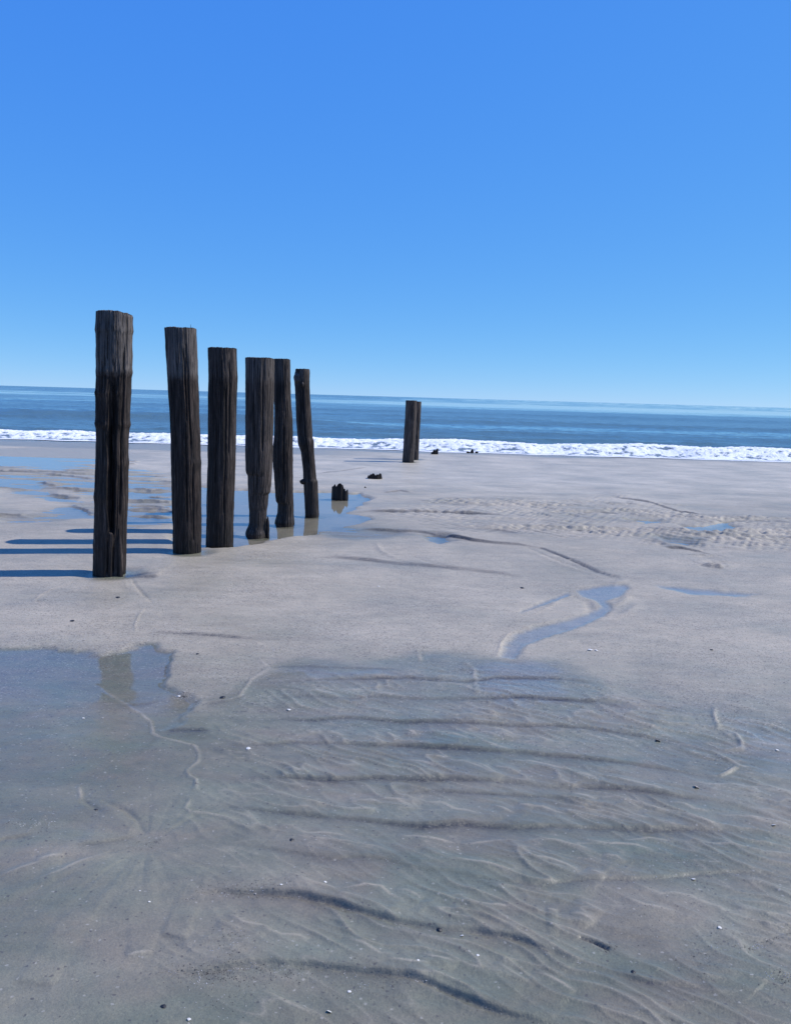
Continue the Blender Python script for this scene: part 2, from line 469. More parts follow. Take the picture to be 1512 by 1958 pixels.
# small light crests between the fronts, traced in enlarged views of the photograph
def c5(p): return [(500 + a * .344, 1480 + b * .344) for a, b in p]
def c6(p): return [(1000 + a * .3386, 1480 + b * .3386) for a, b in p]
def c2(p): return [(480 + a * .344, 1100 + b * .344) for a, b in p]
def c3(p): return [(900 + a * .4048, 1080 + b * .4048) for a, b in p]
def c1(p): return [(a * .344, 1080 + b * .344) for a, b in p]
def c4(p): return [(a * .344, 1480 + b * .344) for a, b in p]
CREST = [
 c5([(0,90),(90,115),(180,145),(280,160),(350,185)]), c5([(520,155),(600,155),(660,165)]), c5([(640,145),(760,150),(810,180),(860,205)]),
 c5([(900,165),(1000,170),(1070,205),(1150,215),(1230,240)]), c5([(400,185),(480,200),(560,205),(650,210)]),
 c5([(100,285),(160,290),(200,320),(240,340),(330,335),(430,345),(510,365),(560,380)]),
 c5([(160,345),(260,370),(380,385),(480,390),(560,405),(640,415),(700,440),(750,465)]),
 c5([(760,345),(850,350),(950,370),(1040,385),(1110,390)]), c5([(1100,400),(1250,385),(1380,380),(1512,385)]),
 c5([(900,420),(970,450),(1050,480),(1150,495),(1250,510),(1330,540),(1390,570),(1440,590)]),
 c5([(160,565),(220,605),(300,625),(400,645),(440,660)]), c5([(440,650),(560,632),(660,640),(710,680),(770,705),(815,725)]),
 c5([(740,640),(800,650),(860,680),(900,700)]), c5([(1000,690),(1090,685),(1140,710),(1200,730),(1290,740),(1370,745),(1430,770),(1512,810)]),
 c5([(0,855),(50,885),(110,905),(200,910),(260,925)]), c5([(890,1000),(960,1030),(1040,1045),(1090,1065)]),
 c5([(700,1040),(780,1045),(850,1060),(930,1068)]), c5([(1310,1050),(1360,1090),(1430,1130),(1512,1170)]),
 c5([(0,1210),(60,1235),(130,1270),(200,1305),(260,1335),(300,1360)]), c5([(450,920),(560,950),(620,985),(660,1010),(740,1010)]),
 c5([(1280,180),(1340,200),(1400,230)]), c5([(1430,170),(1512,195)]),
 c6([(0,175),(60,190),(110,195),(180,220),(270,235)]), c6([(260,110),(340,125),(410,148)]), c6([(430,135),(520,140),(580,160),(620,185),(660,200)]),
 c6([(270,0),(340,10),(390,25),(415,45)]), c6([(450,15),(560,40),(640,60),(720,80),(830,110),(900,130)]), c6([(900,45),(1050,60),(1200,65),(1280,80),(1350,110),(1400,135)]),
 c6([(1330,85),(1440,100),(1512,110)]), c6([(820,160),(900,175),(960,205),(1050,215)]), c6([(1090,235),(1200,240),(1290,255),(1380,280),(1512,300)]),
 c6([(0,385),(100,375),(200,385),(280,410),(350,430),(410,450)]), c6([(330,375),(400,385),(480,400),(560,405),(640,415),(700,435),(750,460)]),
 c6([(560,385),(700,370),(780,380),(850,395)]), c6([(880,375),(970,380),(1050,400),(1150,405),(1250,430),(1350,460),(1450,475),(1512,480)]),
 c6([(0,470),(80,480),(160,495),(240,520),(290,545),(330,585)]), c6([(350,540),(410,565),(460,580)]), c6([(440,460),(520,475),(580,510)]),
 c6([(560,700),(620,720),(680,745),(760,760),(850,780)]), c6([(590,600),(680,640),(780,685),(860,680),(940,695),(1000,720),(1060,740),(1100,750),(1150,785),(1190,798),(1260,790)]),
 c6([(300,700),(350,725),(400,755),(450,780)]), c6([(260,790),(310,790),(360,810),(400,840)]), c6([(0,790),(60,820),(130,850),(200,872),(280,890),(360,915),(430,940),(490,985)]),
 c6([(60,1110),(130,1135),(200,1170),(260,1205),(300,1225)]), c6([(130,770),(200,780)]), c6([(900,240),(1000,270),(1120,310)]),
 c6([(1130,890),(1110,885),(1150,920),(1200,945),(1225,985),(1270,1030),(1340,1070),(1420,1095),(1470,1120),(1512,1160)]),
 c2([(270,650),(350,650),(440,660),(490,670)]), c2([(490,635),(570,645),(620,650),(690,665)]), c2([(640,645),(720,660),(800,670),(870,685)]),
 c2([(590,730),(680,745),(760,760),(830,790)]), c2([(900,740),(980,755),(1050,770)]), c2([(1050,765),(1110,780),(1150,795)]),
 c2([(1200,740),(1240,765),(1300,785),(1360,795)]), c2([(1290,745),(1330,770),(1365,795)]), c2([(310,860),(350,885)]),
 c2([(400,875),(470,885),(520,905)]), c2([(640,860),(690,885),(710,920)]), c2([(740,870),(790,905),(840,915)]), c2([(850,855),(890,870),(920,900)]),
 c2([(960,870),(1050,880),(1120,890),(1170,910),(1220,940)]), c2([(1150,880),(1230,905),(1300,945),(1400,970),(1480,1000)]),
 c2([(1260,875),(1330,890),(1380,930)]), c2([(1340,880),(1420,900),(1470,920)]), c2([(860,1035),(950,1050),(1020,1075),(1090,1095)]),
 c2([(1080,1040),(1180,1045),(1260,1080),(1330,1110),(1400,1130)]), c2([(1340,1070),(1410,1080),(1480,1110)]), c2([(180,1070),(250,1090),(320,1110)]),
 c2([(980,605),(1100,605),(1200,620),(1240,650),(1255,680)]),
 c3([(0,680),(60,690),(110,720)]), c3([(300,700),(350,710),(420,725),(480,740)]), c3([(460,690),(540,695),(620,720)]),
 c3([(0,800),(60,830),(130,850)]), c3([(90,770),(180,800),(230,830)]), c3([(200,810),(290,815),(380,840),(420,850)]), c3([(160,930),(270,930),(350,950),(420,965),(500,980),(560,1000)]),
 c3([(0,940),(60,960),(100,990),(160,1010)]), c3([(520,600),(640,620),(740,650),(850,690),(960,720)]), c3([(1180,650),(1270,670),(1350,690),(1440,700)]),
 c3([(1260,720),(1350,745),(1440,770),(1512,790)]), c3([(1200,600),(1300,610),(1400,640),(1500,650)]),
 c3([(700,720),(780,745),(860,770),(930,790)]), c3([(620,790),(700,820),(800,850)]), c3([(1300,830),(1400,850),(1500,860)]),
 c4([(200,480),(290,455),(360,450)]), c4([(200,590),(300,550),(420,500),(520,460),(600,430)]), c4([(0,560),(120,520),(250,480)]),
 c4([(1250,785),(1300,800),(1350,835),(1450,855),(1512,875)]), c4([(860,990),(760,1000),(700,1010)]),
]
CREST_LIGHT = np.zeros(X.shape)                 # sunlit crest and rim lines, painted paler by lowering the wetness
for i, pts in enumerate(CREST):
    sel, d, s, t = line_dist(pts, 0.12, 0.02, 0.006, 60)
    A = 0.0078
    tp = np.sin(np.pi * np.clip(t, 0.0, 1.0)) ** 0.6
    pr = np.where(s > 0, np.exp(-(d / (0.0085 * Y[sel])) ** 1.5), np.exp(-d / 0.085)) - 0.3 * np.exp(-(d / 0.07) ** 2)
    H[sel] += A * tp * pr
    CREST_LIGHT[sel] = np.maximum(CREST_LIGHT[sel], tp ** 1.5 * (0.75 + 0.6 * perlin(X[sel] * 7, Y[sel] * 7, 61)) * np.exp(-(d / (np.where(s > 0, 0.0030, 0.0018) * Y[sel])) ** 2))

# small current ripples between them everywhere in the rippled field
field = poly_mask([(500,1290),(900,1275),(1180,1300),(1360,1360),(1560,1340),(1620,2100),(300,2100),(380,1700),(330,1560),(400,1430)], 0.18, 0.02, 0.1)
ang = math.radians(-34)
xr = X * math.cos(ang) + Y * math.sin(ang); yr = -X * math.sin(ang) + Y * math.cos(ang)
wx = 0.05 * fbm(X * 3, Y * 3, 2, 71)
rid = 1 - np.abs(perlin(xr / 0.34 + wx * 3, (yr + wx) / 0.085, 72)) * 2.2
rid2 = 1 - np.abs(perlin(xr / 0.20, (yr + wx) / 0.05, 73)) * 2.2
rid3 = 1 - np.abs(perlin(xr / 0.26 + wx * 2, (yr - 0.6 * wx) / 0.062, 76)) * 2.0
H += field * (1 - 0.85 * np.clip(SED_SHADE * 1.3, 0, 1)) * (0.0055 * np.clip(rid, 0, 1) ** 2.2 + 0.0028 * np.clip(rid3, 0, 1) ** 4 + 0.0012 * np.clip(rid2, 0, 1) ** 2.5) * (0.4 + 0.9 * sst(-0.3, 0.4, fbm(X * 1.7, Y * 1.7, 2, 74)))

CREST_LIGHT = np.maximum(CREST_LIGHT, 0.6 * field * np.clip(rid, 0, 1) ** 9 * sst(-0.35, 0.25, fbm(X * 1.7, Y * 1.7, 2, 74)))
CREST_LIGHT = np.maximum(CREST_LIGHT, 0.5 * field * np.clip(rid3, 0, 1) ** 10 * sst(-0.1, 0.4, fbm(X * 2.1 + 5, Y * 2.1, 2, 77)))
# thin scarps and rills: (traced line, height, width, bright raised rim or cut groove)
RILL = [
 (c1([(400,95),(300,130),(230,165),(190,200),(215,225)]), 0.006, 0.02), (c1([(530,110),(460,130),(380,150)]), 0.004, 0.02),
 (c1([(690,90),(710,130),(760,155),(800,190),(840,205)]), 0.006, 0.014), (c1([(735,80),(745,110),(800,170),(845,208)]), -0.010, 0.016),
 (c1([(800,250),(770,290),(750,340),(755,380)]), 0.008, 0.012), (c1([(1300,405),(1400,420),(1460,450),(1490,470)]), 0.006, 0.012),
 (c1([(1490,570),(1440,535)]), 0.008, 0.012), (c1([(1500,575),(1400,640),(1330,740),(1250,765),(1100,768)]), 0.006, 0.014),
 (c1([(500,650),(560,670),(640,730),(700,770),(780,820),(840,870),(850,940),(900,965),(1000,990),(1080,1010),(1105,1050),(1100,1100),(1040,1150),(1050,1190),(1090,1200),(1075,1260)]), 0.007, 0.011),
 (c4([(1030,0),(1090,40),(1095,100)]), 0.007, 0.011), (c4([(1060,150),(1030,200),(1060,225),(1150,230),(1300,270)]), 0.007, 0.011),
 (c4([(440,75),(455,150)]), 0.006, 0.012), (c4([(455,150),(500,180),(550,210)]), -0.006, 0.014), (c4([(580,160),(680,200),(760,260),(800,330)]), -0.006, 0.016),
 (c2([(1380,460),(1375,430),(1390,370),(1430,330),(1490,310)]), 0.009, 0.012),
 (c2([(920,420),(935,460),(940,490)]), 0.006, 0.02), (c2([(1180,490),(1240,530),(1240,580),(1250,660)]), 0.008, 0.02),
 (c3([(1150,680),(1145,720),(1165,775)]), 0.014, 0.018), (c3([(1165,775),(1240,800),(1275,840),(1280,872),(1200,880)]), 0.012, 0.018),
 (c3([(1130,885),(1210,925),(1270,955),(1330,965)]), 0.012, 0.02), (c3([(1170,1000),(1220,985),(1250,965)]), 0.016, 0.012),
 (c3([(480,140),(430,160),(370,200),(290,235)]), 0.010, 0.014), (c3([(560,215),(640,240),(700,220)]), 0.007, 0.014),
 (c3([(490,150),(545,170),(565,205),(555,225)]), -0.012, 0.03), (c3([(620,170),(650,205),(620,215)]), -0.012, 0.03),
 (c3([(680,110),(690,90),(730,70)]), 0.012, 0.04), (c3([(790,185),(740,230),(700,240)]), 0.010, 0.04), (c3([(660,190),(720,170),(740,140)]), 0.010, 0.04),
 ([(720,1040),(728,1055),(760,1072),(790,1080)], 0.010, 0.03), ([(790,1065),(820,1078),(870,1090)], -0.010, 0.04),
 ([(1035,1050),(1090,1070),(1140,1092),(1180,1101)], -0.016, 0.021), ([(1010,1050),(1075,1076),(1150,1099)], -0.010, 0.021), ([(1020,1060),(1080,1082),(1150,1102)], 0.008, 0.03),
 ([(1110,1797),(1135,1804),(1160,1816)], -0.016, 0.009),
]
for pts, A, w in RILL:
    if w <= 0.02: w *= 0.62; A *= 0.65 if A > 0 else 1
    sel, d, s, t = line_dist(pts, w * 5, 0.015, w * 0.35, 80)
    H[sel] += A * np.exp(-(d / w) ** 2) * (0.5 + 0.5 * np.sin(np.pi * np.clip(t, 0.02, 0.98)))
    if A > 0: CREST_LIGHT[sel] = np.maximum(CREST_LIGHT[sel], 0.85 * np.sin(np.pi * np.clip(t, 0, 1)) ** 0.7 * (0.8 + 0.7 * perlin(X[sel] * 9, Y[sel] * 9, 62)) * np.exp(-(d / (min(0.0028, w * 0.3) * Y[sel])) ** 2))  # raised rims get the painted sunlit line too
    if A < -0.012: SED_SHADE[sel] = np.maximum(SED_SHADE[sel], 0.9 * np.exp(-(d / w) ** 2))

# fan of little channels radiating from a seep left of the ripples
cx, cy = at(282, 1612, 0.02)[:2]
rx, ry = X - cx, Y - cy
rr_ = np.hypot(rx, ry) + 1e-6; th = np.arctan2(ry, rx)
fan = np.exp(-((rr_ - 0.22) / 0.28) ** 2) * sst(0.02, 0.12, rr_)
spoke = perlin(th * 5 + rr_ * 1.5, rr_ * 2, 90) + 0.5 * perlin(th * 11, rr_ * 3, 91)
H += 0.0022 * fan * spoke - 0.006 * np.exp(-(rr_ / 0.12) ** 2)

# churned, combed band on the upper beach
churn = poly_mask([(760,968),(900,955),(1050,952),(1200,948),(1330,985),(1430,992),(1600,985),(1900,990),(1900,1040),(1560,1042),(1440,1046),(1300,1038),(1150,1030),(1000,1026),(860,1012),(780,985)], 0.5, 0, 0.4, 12)
band = 0.45 + 0.55 * sst(-0.2, 0.3, perlin(X / 5 + 3, Y / 0.85, 95))
rowr = 1 - 2.2 * np.abs(perlin(X / 2.2, Y / 0.30 + 0.25 * perlin(X / 0.8, Y / 2, 94), 96))
comb = perlin((X + 0.75 * Y) / 0.085, Y / 0.75, 97) + 0.6 * perlin((X - 0.5 * Y) / 0.07, Y / 0.5, 93)
ch = np.clip(rowr, -0.3, 1) * (0.55 + 0.9 * comb) * (0.8 + 0.4 * sst(-0.25, 0.35, perlin(X / 1.4, Y / 0.6, 99)))
H += churn * band * (0.052 * np.clip(ch, -0.35, 0.62) + 0.014 * fbm(X / 0.9, Y / 0.5, 2, 98))
SED_SHADE = np.maximum(SED_SHADE, 0.8 * churn * band * sst(0.0, 0.35, 0.12 - ch) * sst(-0.1, 0.3, comb))
ch2 = poly_mask([(1320,1060),(1350,1055),(1400,1080),(1370,1095),(1335,1085)], 0.1)
H += ch2 * 0.035 * ch
streak = perlin(X / 2.6, Y / 0.26, 101) + 0.7 * perlin(X / 1.3, Y / 0.15, 102)
H += 0.006 * streak * sst(8, 10, Y) * (1 - sst(15, 19, Y)) * (1 - sst(-1.0, 2.0, X - 0.2 * Y) * 0.4)

# standing water: the sand dips below the water level inside these traced outlines
def P0y(pts): return gw(pts)[:, 1].mean()
POOLM = np.zeros(X.shape); FILM = np.zeros(X.shape)
def pool(pts, depth, feather, warp, seed, sk=0.0, bed=0.7):
    global H, WET, POOLM
    m = poly_mask(pts, feather, 0.0, warp, seed)
    H = H * (1 - m) + m * (-depth + sk * streak + 0.15 * (H - 0.02))
    halo = poly_mask(pts, feather * 3.0, 0.0, warp, seed)
    far_ = P0y(pts) > 9.3
    if far_: bed = 0.45
    WET = np.maximum(WET, halo * (0.30 if far_ else 0.95)) * (1 - m) + m * bed
    POOLM = np.maximum(POOLM, halo)
pool([(-700,866),(0,857),(120,857),(182,857),(262,868),(270,878),(215,886),(150,893),(60,897),(-700,902)], 0.016, 0.35, 0.12, 201, 0.018)
pool([(-700,900),(40,893),(180,890),(250,895),(300,905),(330,925),(330,955),(200,950),(120,938),(60,935),(-700,945)], 0.007, 0.5, 0.12, 204, 0.045)
pool([(-700,908),(0,905),(60,912),(82,922),(74,935),(100,945),(140,960),(185,960),(185,966),(110,962),(50,948),(0,936),(-700,948)], 0.012, 0.18, 0.10, 207, 0.026)
pool([(0,1002),(0,990),(80,985),(110,970),(182,965),(240,960),(330,965),(334,1000),(245,1006),(182,992),(60,1002)], 0.007, 0.22, 0.12, 211, 0.030)
pool([(240,918),(300,922),(334,945),(390,955),(390,1000),(330,1004),(250,1008),(240,962)], 0.010, 0.25, 0.10, 214, 0.034)
pool([(384,930),(440,935),(520,941),(600,942),(680,943),(706,953),(690,965),(668,975),(655,981),(684,986),(702,994),(682,1003),(652,1007),(630,1015),(600,1020),(560,1021),(522,1027),(484,1041),(440,1046),(384,1048),(340,1030),(350,980)], 0.030, 0.12, 0.12, 217)
pool([(806,1028),(830,1023),(862,1027),(866,1036),(840,1039),(822,1035)], 0.018, 0.12, 0.1, 221)
pool([(1300,1006),(1350,1001),(1412,1000),(1405,1010),(1372,1021),(1318,1020)], 0.022, 0.12, 0.15, 224)
pool([(1262,1030),(1320,1034),(1336,1048),(1290,1046)], 0.008, 0.12, 0.15, 226, 0.01)
pool([(1200,995),(1260,994),(1262,1003),(1215,1005)], 0.010, 0.12, 0.15, 228, 0.01)
pool([(640,1006),(700,1010),(770,1018),(770,1026),(700,1030),(640,1026),(600,1022)], 0.000, 0.2, 0.2, 229, 0.014)
def film(pts, feather, warp, seed, z=0.005, wet=0.5, rip=0.0):
    global H, WET, FILM
    m = poly_mask(pts, feather, 0.0, warp, seed)
    H = H * (1 - m) + m * (z + 0.2 * (H - 0.02) + rip * perlin(X / 0.10, Y / 0.16, 263))
    FILM = np.maximum(FILM, m); WET = WET * (1 - m) + wet * m
film([(1192,1119),(1150,1122),(1100,1131),(1112,1142),(1138,1150),(1150,1162),(1122,1176),(1072,1190),(1022,1201),(986,1214),(964,1238),(955,1262),(985,1264),(1000,1240),(1050,1221),(1104,1204),(1154,1181),(1168,1165),(1158,1150),(1186,1142),(1202,1126)], 0.03, 0.012, 231, 0.005, 0.45, 0.0010)
film([(1085,1135),(1040,1152),(1000,1170),(990,1176),(1040,1160),(1088,1141)], 0.02, 0.01, 232)
film([(1255,1121),(1350,1130),(1450,1139),(1410,1144),(1320,1139),(1275,1130)], 0.06, 0.04, 235)
mJ = poly_mask([(-700,1236),(0,1238),(60,1238),(110,1240),(172,1250),(238,1248),(262,1231),(290,1231),(322,1246),(312,1290),(318,1312),(372,1347),(352,1396),(300,1400),(250,1480),(160,1560),(-700,1640)], 0.035, 0.01, 0.05, 238)
mJ *= 0.12 + 0.88 * sst(at(0, 1480)[1], at(0, 1300)[1], Y + 0.10 * fbm(X / 0.3, Y / 0.15, 3, 239))
H = H * (1 - mJ) + mJ * (0.006 + 0.25 * (H - 0.02))
FILM = np.maximum(FILM, mJ); WET = np.where(mJ > 0.01, WET * (1 - mJ) + 0.85 * mJ, WET)
FILM = np.maximum(FILM, 0.85 * poly_mask([(508,1270),(518,1258),(560,1271),(650,1280),(780,1284),(780,1294),(600,1301),(505,1304)], 0.1, 0.02, 0.05, 241))
FILM = np.maximum(FILM, 0.85 * poly_mask([(905,1268),(955,1262),(1040,1264),(1075,1280),(1060,1297),(1100,1325),(1110,1348),(1000,1360),(922,1350),(905,1310)], 0.08, 0.02, 0.05, 241))
FILM = np.maximum(FILM, 0.85 * poly_mask([(1370,1365),(1440,1380),(1580,1400),(1640,1500),(1500,1492),(1420,1480),(1425,1450),(1405,1410)], 0.1, 0.02, 0.05, 241))
# low bars of sand and dark mud lines breaking the far pool, shade painted on near faces
BARS = [[(-120,891),(0,893),(90,896),(182,897)],[(-200,899),(15,901),(100,903),(182,907)],[(60,905),(110,908),(182,916)],[(120,899),(182,901)],
 [(75,921),(90,925),(112,930)],[(85,934),(130,936),(182,939)],[(90,945),(120,950),(160,955)],[(-180,936),(0,935),(60,938)],[(240,884),(263,885)],[(240,889),(262,890)],
 [(270,909),(320,912)],[(272,917),(300,921),(334,926)],[(276,950),(310,952),(334,953)],[(243,958),(300,960),(334,963)],[(246,976),(300,975),(334,979)],[(140,968),(165,975),(184,986)],
 [(243,936),(290,940),(330,938)],[(255,968),(300,968),(330,972)],[(-60,912),(-10,913),(30,911)],[(243,990),(290,988),(330,992)],[(384,936),(420,939),(450,938)],[(384,962),(410,964)],[(386,1012),(420,1010),(452,1016)],[(-150,985),(30,988),(70,991)]]
for i, pts in enumerate(BARS):
    sel, d, s, t = line_dist(pts, 0.9, 0, 0.05, 270)
    tp = np.sin(np.pi * np.clip(t, 0, 1)) ** 0.5
    w_ = np.where(s > 0, 0.16, 0.05)
    H[sel] += 0.026 * tp * np.exp(-(d / w_) ** 2)
    SED_SHADE[sel] = np.maximum(SED_SHADE[sel], 0.6 * tp * np.exp(-((d - 0.02) / 0.06) ** 2) * (s <= 0))  # near side of each bar darkened: mud and painted shade
FILM = np.maximum(FILM, 0.45 * poly_mask([(400,1350),(520,1262),(1080,1262),(1200,1320),(1380,1420),(1560,1480),(1560,1600),(900,1560),(420,1520)], 0.2, 0.01, 0.15, 252))
wetfilm = poly_mask([(-600,1350),(140,1350),(230,1420),(160,1520),(60,1570),(-600,1640)], 0.25, 0, 0.2, 250)
WET = np.maximum(WET, 0.85 * wetfilm)
WET = np.maximum(WET, 0.7 * poly_mask([(380,1330),(520,1262),(1080,1262),(1200,1330),(1380,1420),(1560,1480),(1560,1600),(700,1600),(380,1560)], 0.2, 0, 0.15, 253))
WET = np.maximum(WET, 0.62 * sst(20.2, 21.2, Y) * sst(1.5, -3.0, X))
WET = np.maximum(WET, 0.75 * sst(21.8, 23.2, Y + 0.5 * fbm(X / 2, Y / 2, 2, 255)))
# outside the traced area keep the sand just above the water line, then let it slope under the sea
away = sst(1.0, 1.3, np.abs(uu))[None, :] * np.ones_like(X)
H = H * (1 - away) + away * (0.022 + 0.008 * fbm(X / 3, Y / 2, 2, 260))
H = np.where(Y < 1.45, 0.02, H)
H -= np.clip(Y - 23.2, 0, 40) * 0.055
H = np.where(Y > 18, np.minimum(np.maximum(H, np.where(Y < 22.8, 0.004, -9)), 9), H)
# sand scoured a little around each standing pile
PILE_BASES = [(209,1105),(358,1062),(420,1044),(493,1023),(545,1001),(597,984),(780,885),(793,880)]
for bx, by in PILE_BASES:
    p = at(bx, by)
    d = np.hypot(X - p[0], Y - p[1] - 0.1)
    H -= 0.018 * np.exp(-((d - 0.16) / 0.09) ** 2)
    WET = np.maximum(WET, np.exp(-((d - 0.1) / 0.15) ** 2) * 0.9)

H = np.where((POOLM < 0.02) & (Y < 22), np.maximum(H, 0.004), H)
dk = np.exp(-((Y - at(268, 1103)[1]) / 0.055) ** 2) * sst(at(236, 1103)[0], at(244, 1103)[0], X) * (1 - sst(at(255, 1103)[0], at(308, 1103)[0], X))  # wedge of shade beside the first pile's foot, painted into the sand
H -= 0.012 * dk; H = np.where((dk > 0.01), np.maximum(H, 0.003), H); SED_SHADE = np.maximum(SED_SHADE, np.clip(1.5 * dk, 0, 1))
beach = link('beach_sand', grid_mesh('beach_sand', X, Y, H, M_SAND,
             {'wet': np.clip(WET, 0, 1) * (1 - 0.76 * np.clip(CREST_LIGHT, 0, 1) * (1 - np.clip(SED_SHADE, 0, 1))), 'far_pale': np.clip(sst(9.5, 16, Y - 0.12 * X + 1.5 * fbm(X / 5, Y / 2, 3, 46)), 0, 1) * (1 - sst(22.3, 23.6, Y)), 'film': np.clip(FILM, 0, 1), 'sheen': np.clip(0.35 * sst(10.5, 17, Y + 0.15 * X + 1.2 * fbm(X / 4, Y / 2, 2, 45)), 0, 1), 'sediment_shade': np.clip(SED_SHADE, 0, 1), 'grit': np.clip(GRIT, 0, 1)}), kind='structure')

def ground(x, y):
    r = np.searchsorted(rows, y); r = int(np.clip(r, 1, len(rows) - 1))
    xr_ = X[r]; c = int(np.clip(np.searchsorted(xr_, x), 1, len(xr_) - 1))
    return float(max(H[r - 1:r + 1, c - 1:c + 1].max(), 0) if H[r, c] < 0 and False else H[r - 1:r + 1, c - 1:c + 1].mean())

# still water: one level sheet that shows wherever the sand dips below it
wx_ = np.array([-22, -8, -2, 2, 8, 22.0]); wy_ = np.array([3.0, 5, 8, 12, 17, 21.5])
WX, WY = np.meshgrid(wx_, wy_)
link('tide_pool_water', grid_mesh('tide_pool_water', WX, WY, WX * 0 , M_POOL), kind='structure')

# ------------------------------------------------------------------ the sea
def bore_front(x):                       # y of the foot of the broken wave
    return 24.35 - 0.030 * x + 0.22 * fbm(x / 2.6, x * 0 + 3.3, 4, 301)
r1 = np.array([EYE / (k / FPX) for k in np.linspace(101, 9, 330)])
r2 = np.array([300, 340, 400, 480, 600, 800, 1200, 2000, 4000, 8000, 20000, 45000.0])
srow = np.concatenate([[23.6], r1[r1 > 23.8], r2[r2 > r1[-1] + 5]])
su = np.concatenate([-side[::-1], np.linspace(-1, 1, 430), side])
SX = su[None, :] * (0.60 * np.clip(srow, 0, 9000) + 2)[:, None]
SY = np.repeat(srow[:, None], len(su), 1)
def swell(yc, wid, amp, x0, x1, seed):
    y0 = yc + 1.2 * perlin(SX / 14, SX * 0 + seed, 310) - 0.03 * SX
    q = (SY - y0) / wid
    e = sst(x0 - 6, x0 + 2, SX) * (1 - sst(x1 - 2, x1 + 8, SX))
    return amp * e * np.where(q < 0, np.exp(-(q / 0.55) ** 2), np.exp(-(q / 1.3) ** 2))
SZ = -0.03 + swell(43.5, 2.6, 0.42, -80, -7, 1) + swell(31.5, 1.3, 0.16, -9, 60, 2) + swell(37, 1.9, 0.20, -2, 80, 3) \
     + swell(54, 3.0, 0.24, 0, 120, 5) + swell(64, 4.0, 0.20, -120, 10, 7) + swell(84, 6, 0.25, -100, 100, 8) + swell(29.3, 0.9, 0.12, -40, -4, 9)
amp = sst(24, 30, SY)
SZ += amp * (0.035 * fbm(SX / 2.2, SY / 0.9, 3, 320) + 0.02 * fbm(SX / 0.6, SY / 0.3, 2, 325)) * (1 - 0.5 * sst(150, 300, SY))
SZ = np.where(SY > 250, -0.03, SZ)
CALM = 0.35 * sst(-0.1, 0.5, perlin(SX / 30, SY / 5, 330)) + 0.25 * sst(0.0, 0.5, perlin(SX / 9, SY / 2.2, 331))
dyp = EYE * FPX / SY                      # how far below the horizon, in photo pixels
rt = sst(-0.25, 0.2, SX / SY)
CALM += 0.9 * sst(8, 10, dyp) * (1 - sst(13, 16, dyp)) * (0.7 + 0.6 * perlin(SX / 60, SY / 30, 333))
CALM += 0.62 * rt * (1 - sst(17, 20, dyp)) - 0.5 * rt * sst(19, 22, dyp) * (1 - sst(42, 47, dyp))
CALM += 0.8 * sst(48, 50, dyp + 2 * perlin(SX / 6, SY / 6, 335)) * (1 - sst(53, 56, dyp)) * sst(-0.3, 0.1, SX / SY) + 0.5 * sst(22, 24, dyp) * (1 - sst(27, 30, dyp)) * (1 - rt)
CALM -= 0.6 * (1 - rt) * (1 - sst(4, 6, dyp))
link('sea', grid_mesh('sea', SX, SY, SZ, M_SEA, {'calm': np.clip(CALM, 0, 1)}), kind='structure')

# the broken wave: a low rolling wall of foam and the sheet of swash before it
fu = np.linspace(-1, 1, 1150)
fx = np.concatenate([np.linspace(-90, -19, 60)[:-1], fu * 19, np.linspace(19, 90, 60)[1:]])
ft = np.linspace(0, 1, 90)
FXg, FT = np.meshgrid(fx, ft)
width = 3.0 + 0.5 * fbm(FXg / 4, FXg * 0, 2, 340) + 0.02 * FXg
FY = bore_front(FXg) + FT * width
hgt = 0.195 + 0.05 * fbm(FXg / 3, FXg * 0 + 5, 3, 341) + 0.0058 * np.clip(FXg, -14, 14)
prof = sst(0.02, 0.30, FT) * (1 - 0.75 * sst(0.55, 1.0, FT))
turb = fbm(FXg / 0.26, FY / 0.22, 4, 342, 0.62)
bil = 1 - np.abs(fbm(FXg / 0.22, FY / 0.2, 3, 345)) * 1.6
FZ = 0.005 + hgt * prof + (0.022 * turb + 0.016 * bil) * sst(0.02, 0.2, FT) * (1 - 0.6 * sst(0.7, 1, FT))
FZ -= 0.14 * sst(0.88, 1.0, FT) + 0.02 * (1 - sst(0, 0.02, FT))
fo = 0.62 + 0.55 * turb + 0.35 * fbm(FXg / 1.3, FY / 0.3, 3, 347) * (0.4 + 0.6 * (1 - sst(0.1, 0.5, FT))) - 0.6 * sst(0.75, 1.0, FT) - 0.30 * (1 - sst(0.0, 0.15, FT)) * sst(-12, 4, -FXg + 2)
link('breaking_wave', grid_mesh('breaking_wave', FXg, FY, FZ, M_FOAM, {'foam': np.clip(fo, 0, 1)}), kind='structure')
# swash: a thin tongue of water with a white lip, running up the sand
tt_ = np.linspace(0, 1, 10)
GX, GT = np.meshgrid(fx, tt_)
lip = bore_front(GX) - 0.42 - 0.22 * fbm(GX / 1.7, GX * 0 + 9, 3, 350)
GY = lip + GT * (bore_front(GX) + 0.25 - lip)
GZ = 0.006 + 0.010 * np.sin(np.pi * np.clip(GT * 4, 0, 1)) + 0.012 * sst(0.0, 0.15, GT) 
gf = 1.0 - 1.3 * sst(0.10, 0.35, GT) * (0.7 + 0.6 * fbm(GX / 0.5, GY / 0.5, 2, 352)) + 0.6 * sst(0.8, 1, GT)
GZ -= np.clip(GY - 23.2, 0, 40) * 0.02
link('swash_edge', grid_mesh('swash_edge', GX, GY, GZ, M_FOAM, {'foam': np.clip(gf, 0, 1)}), kind='structure')

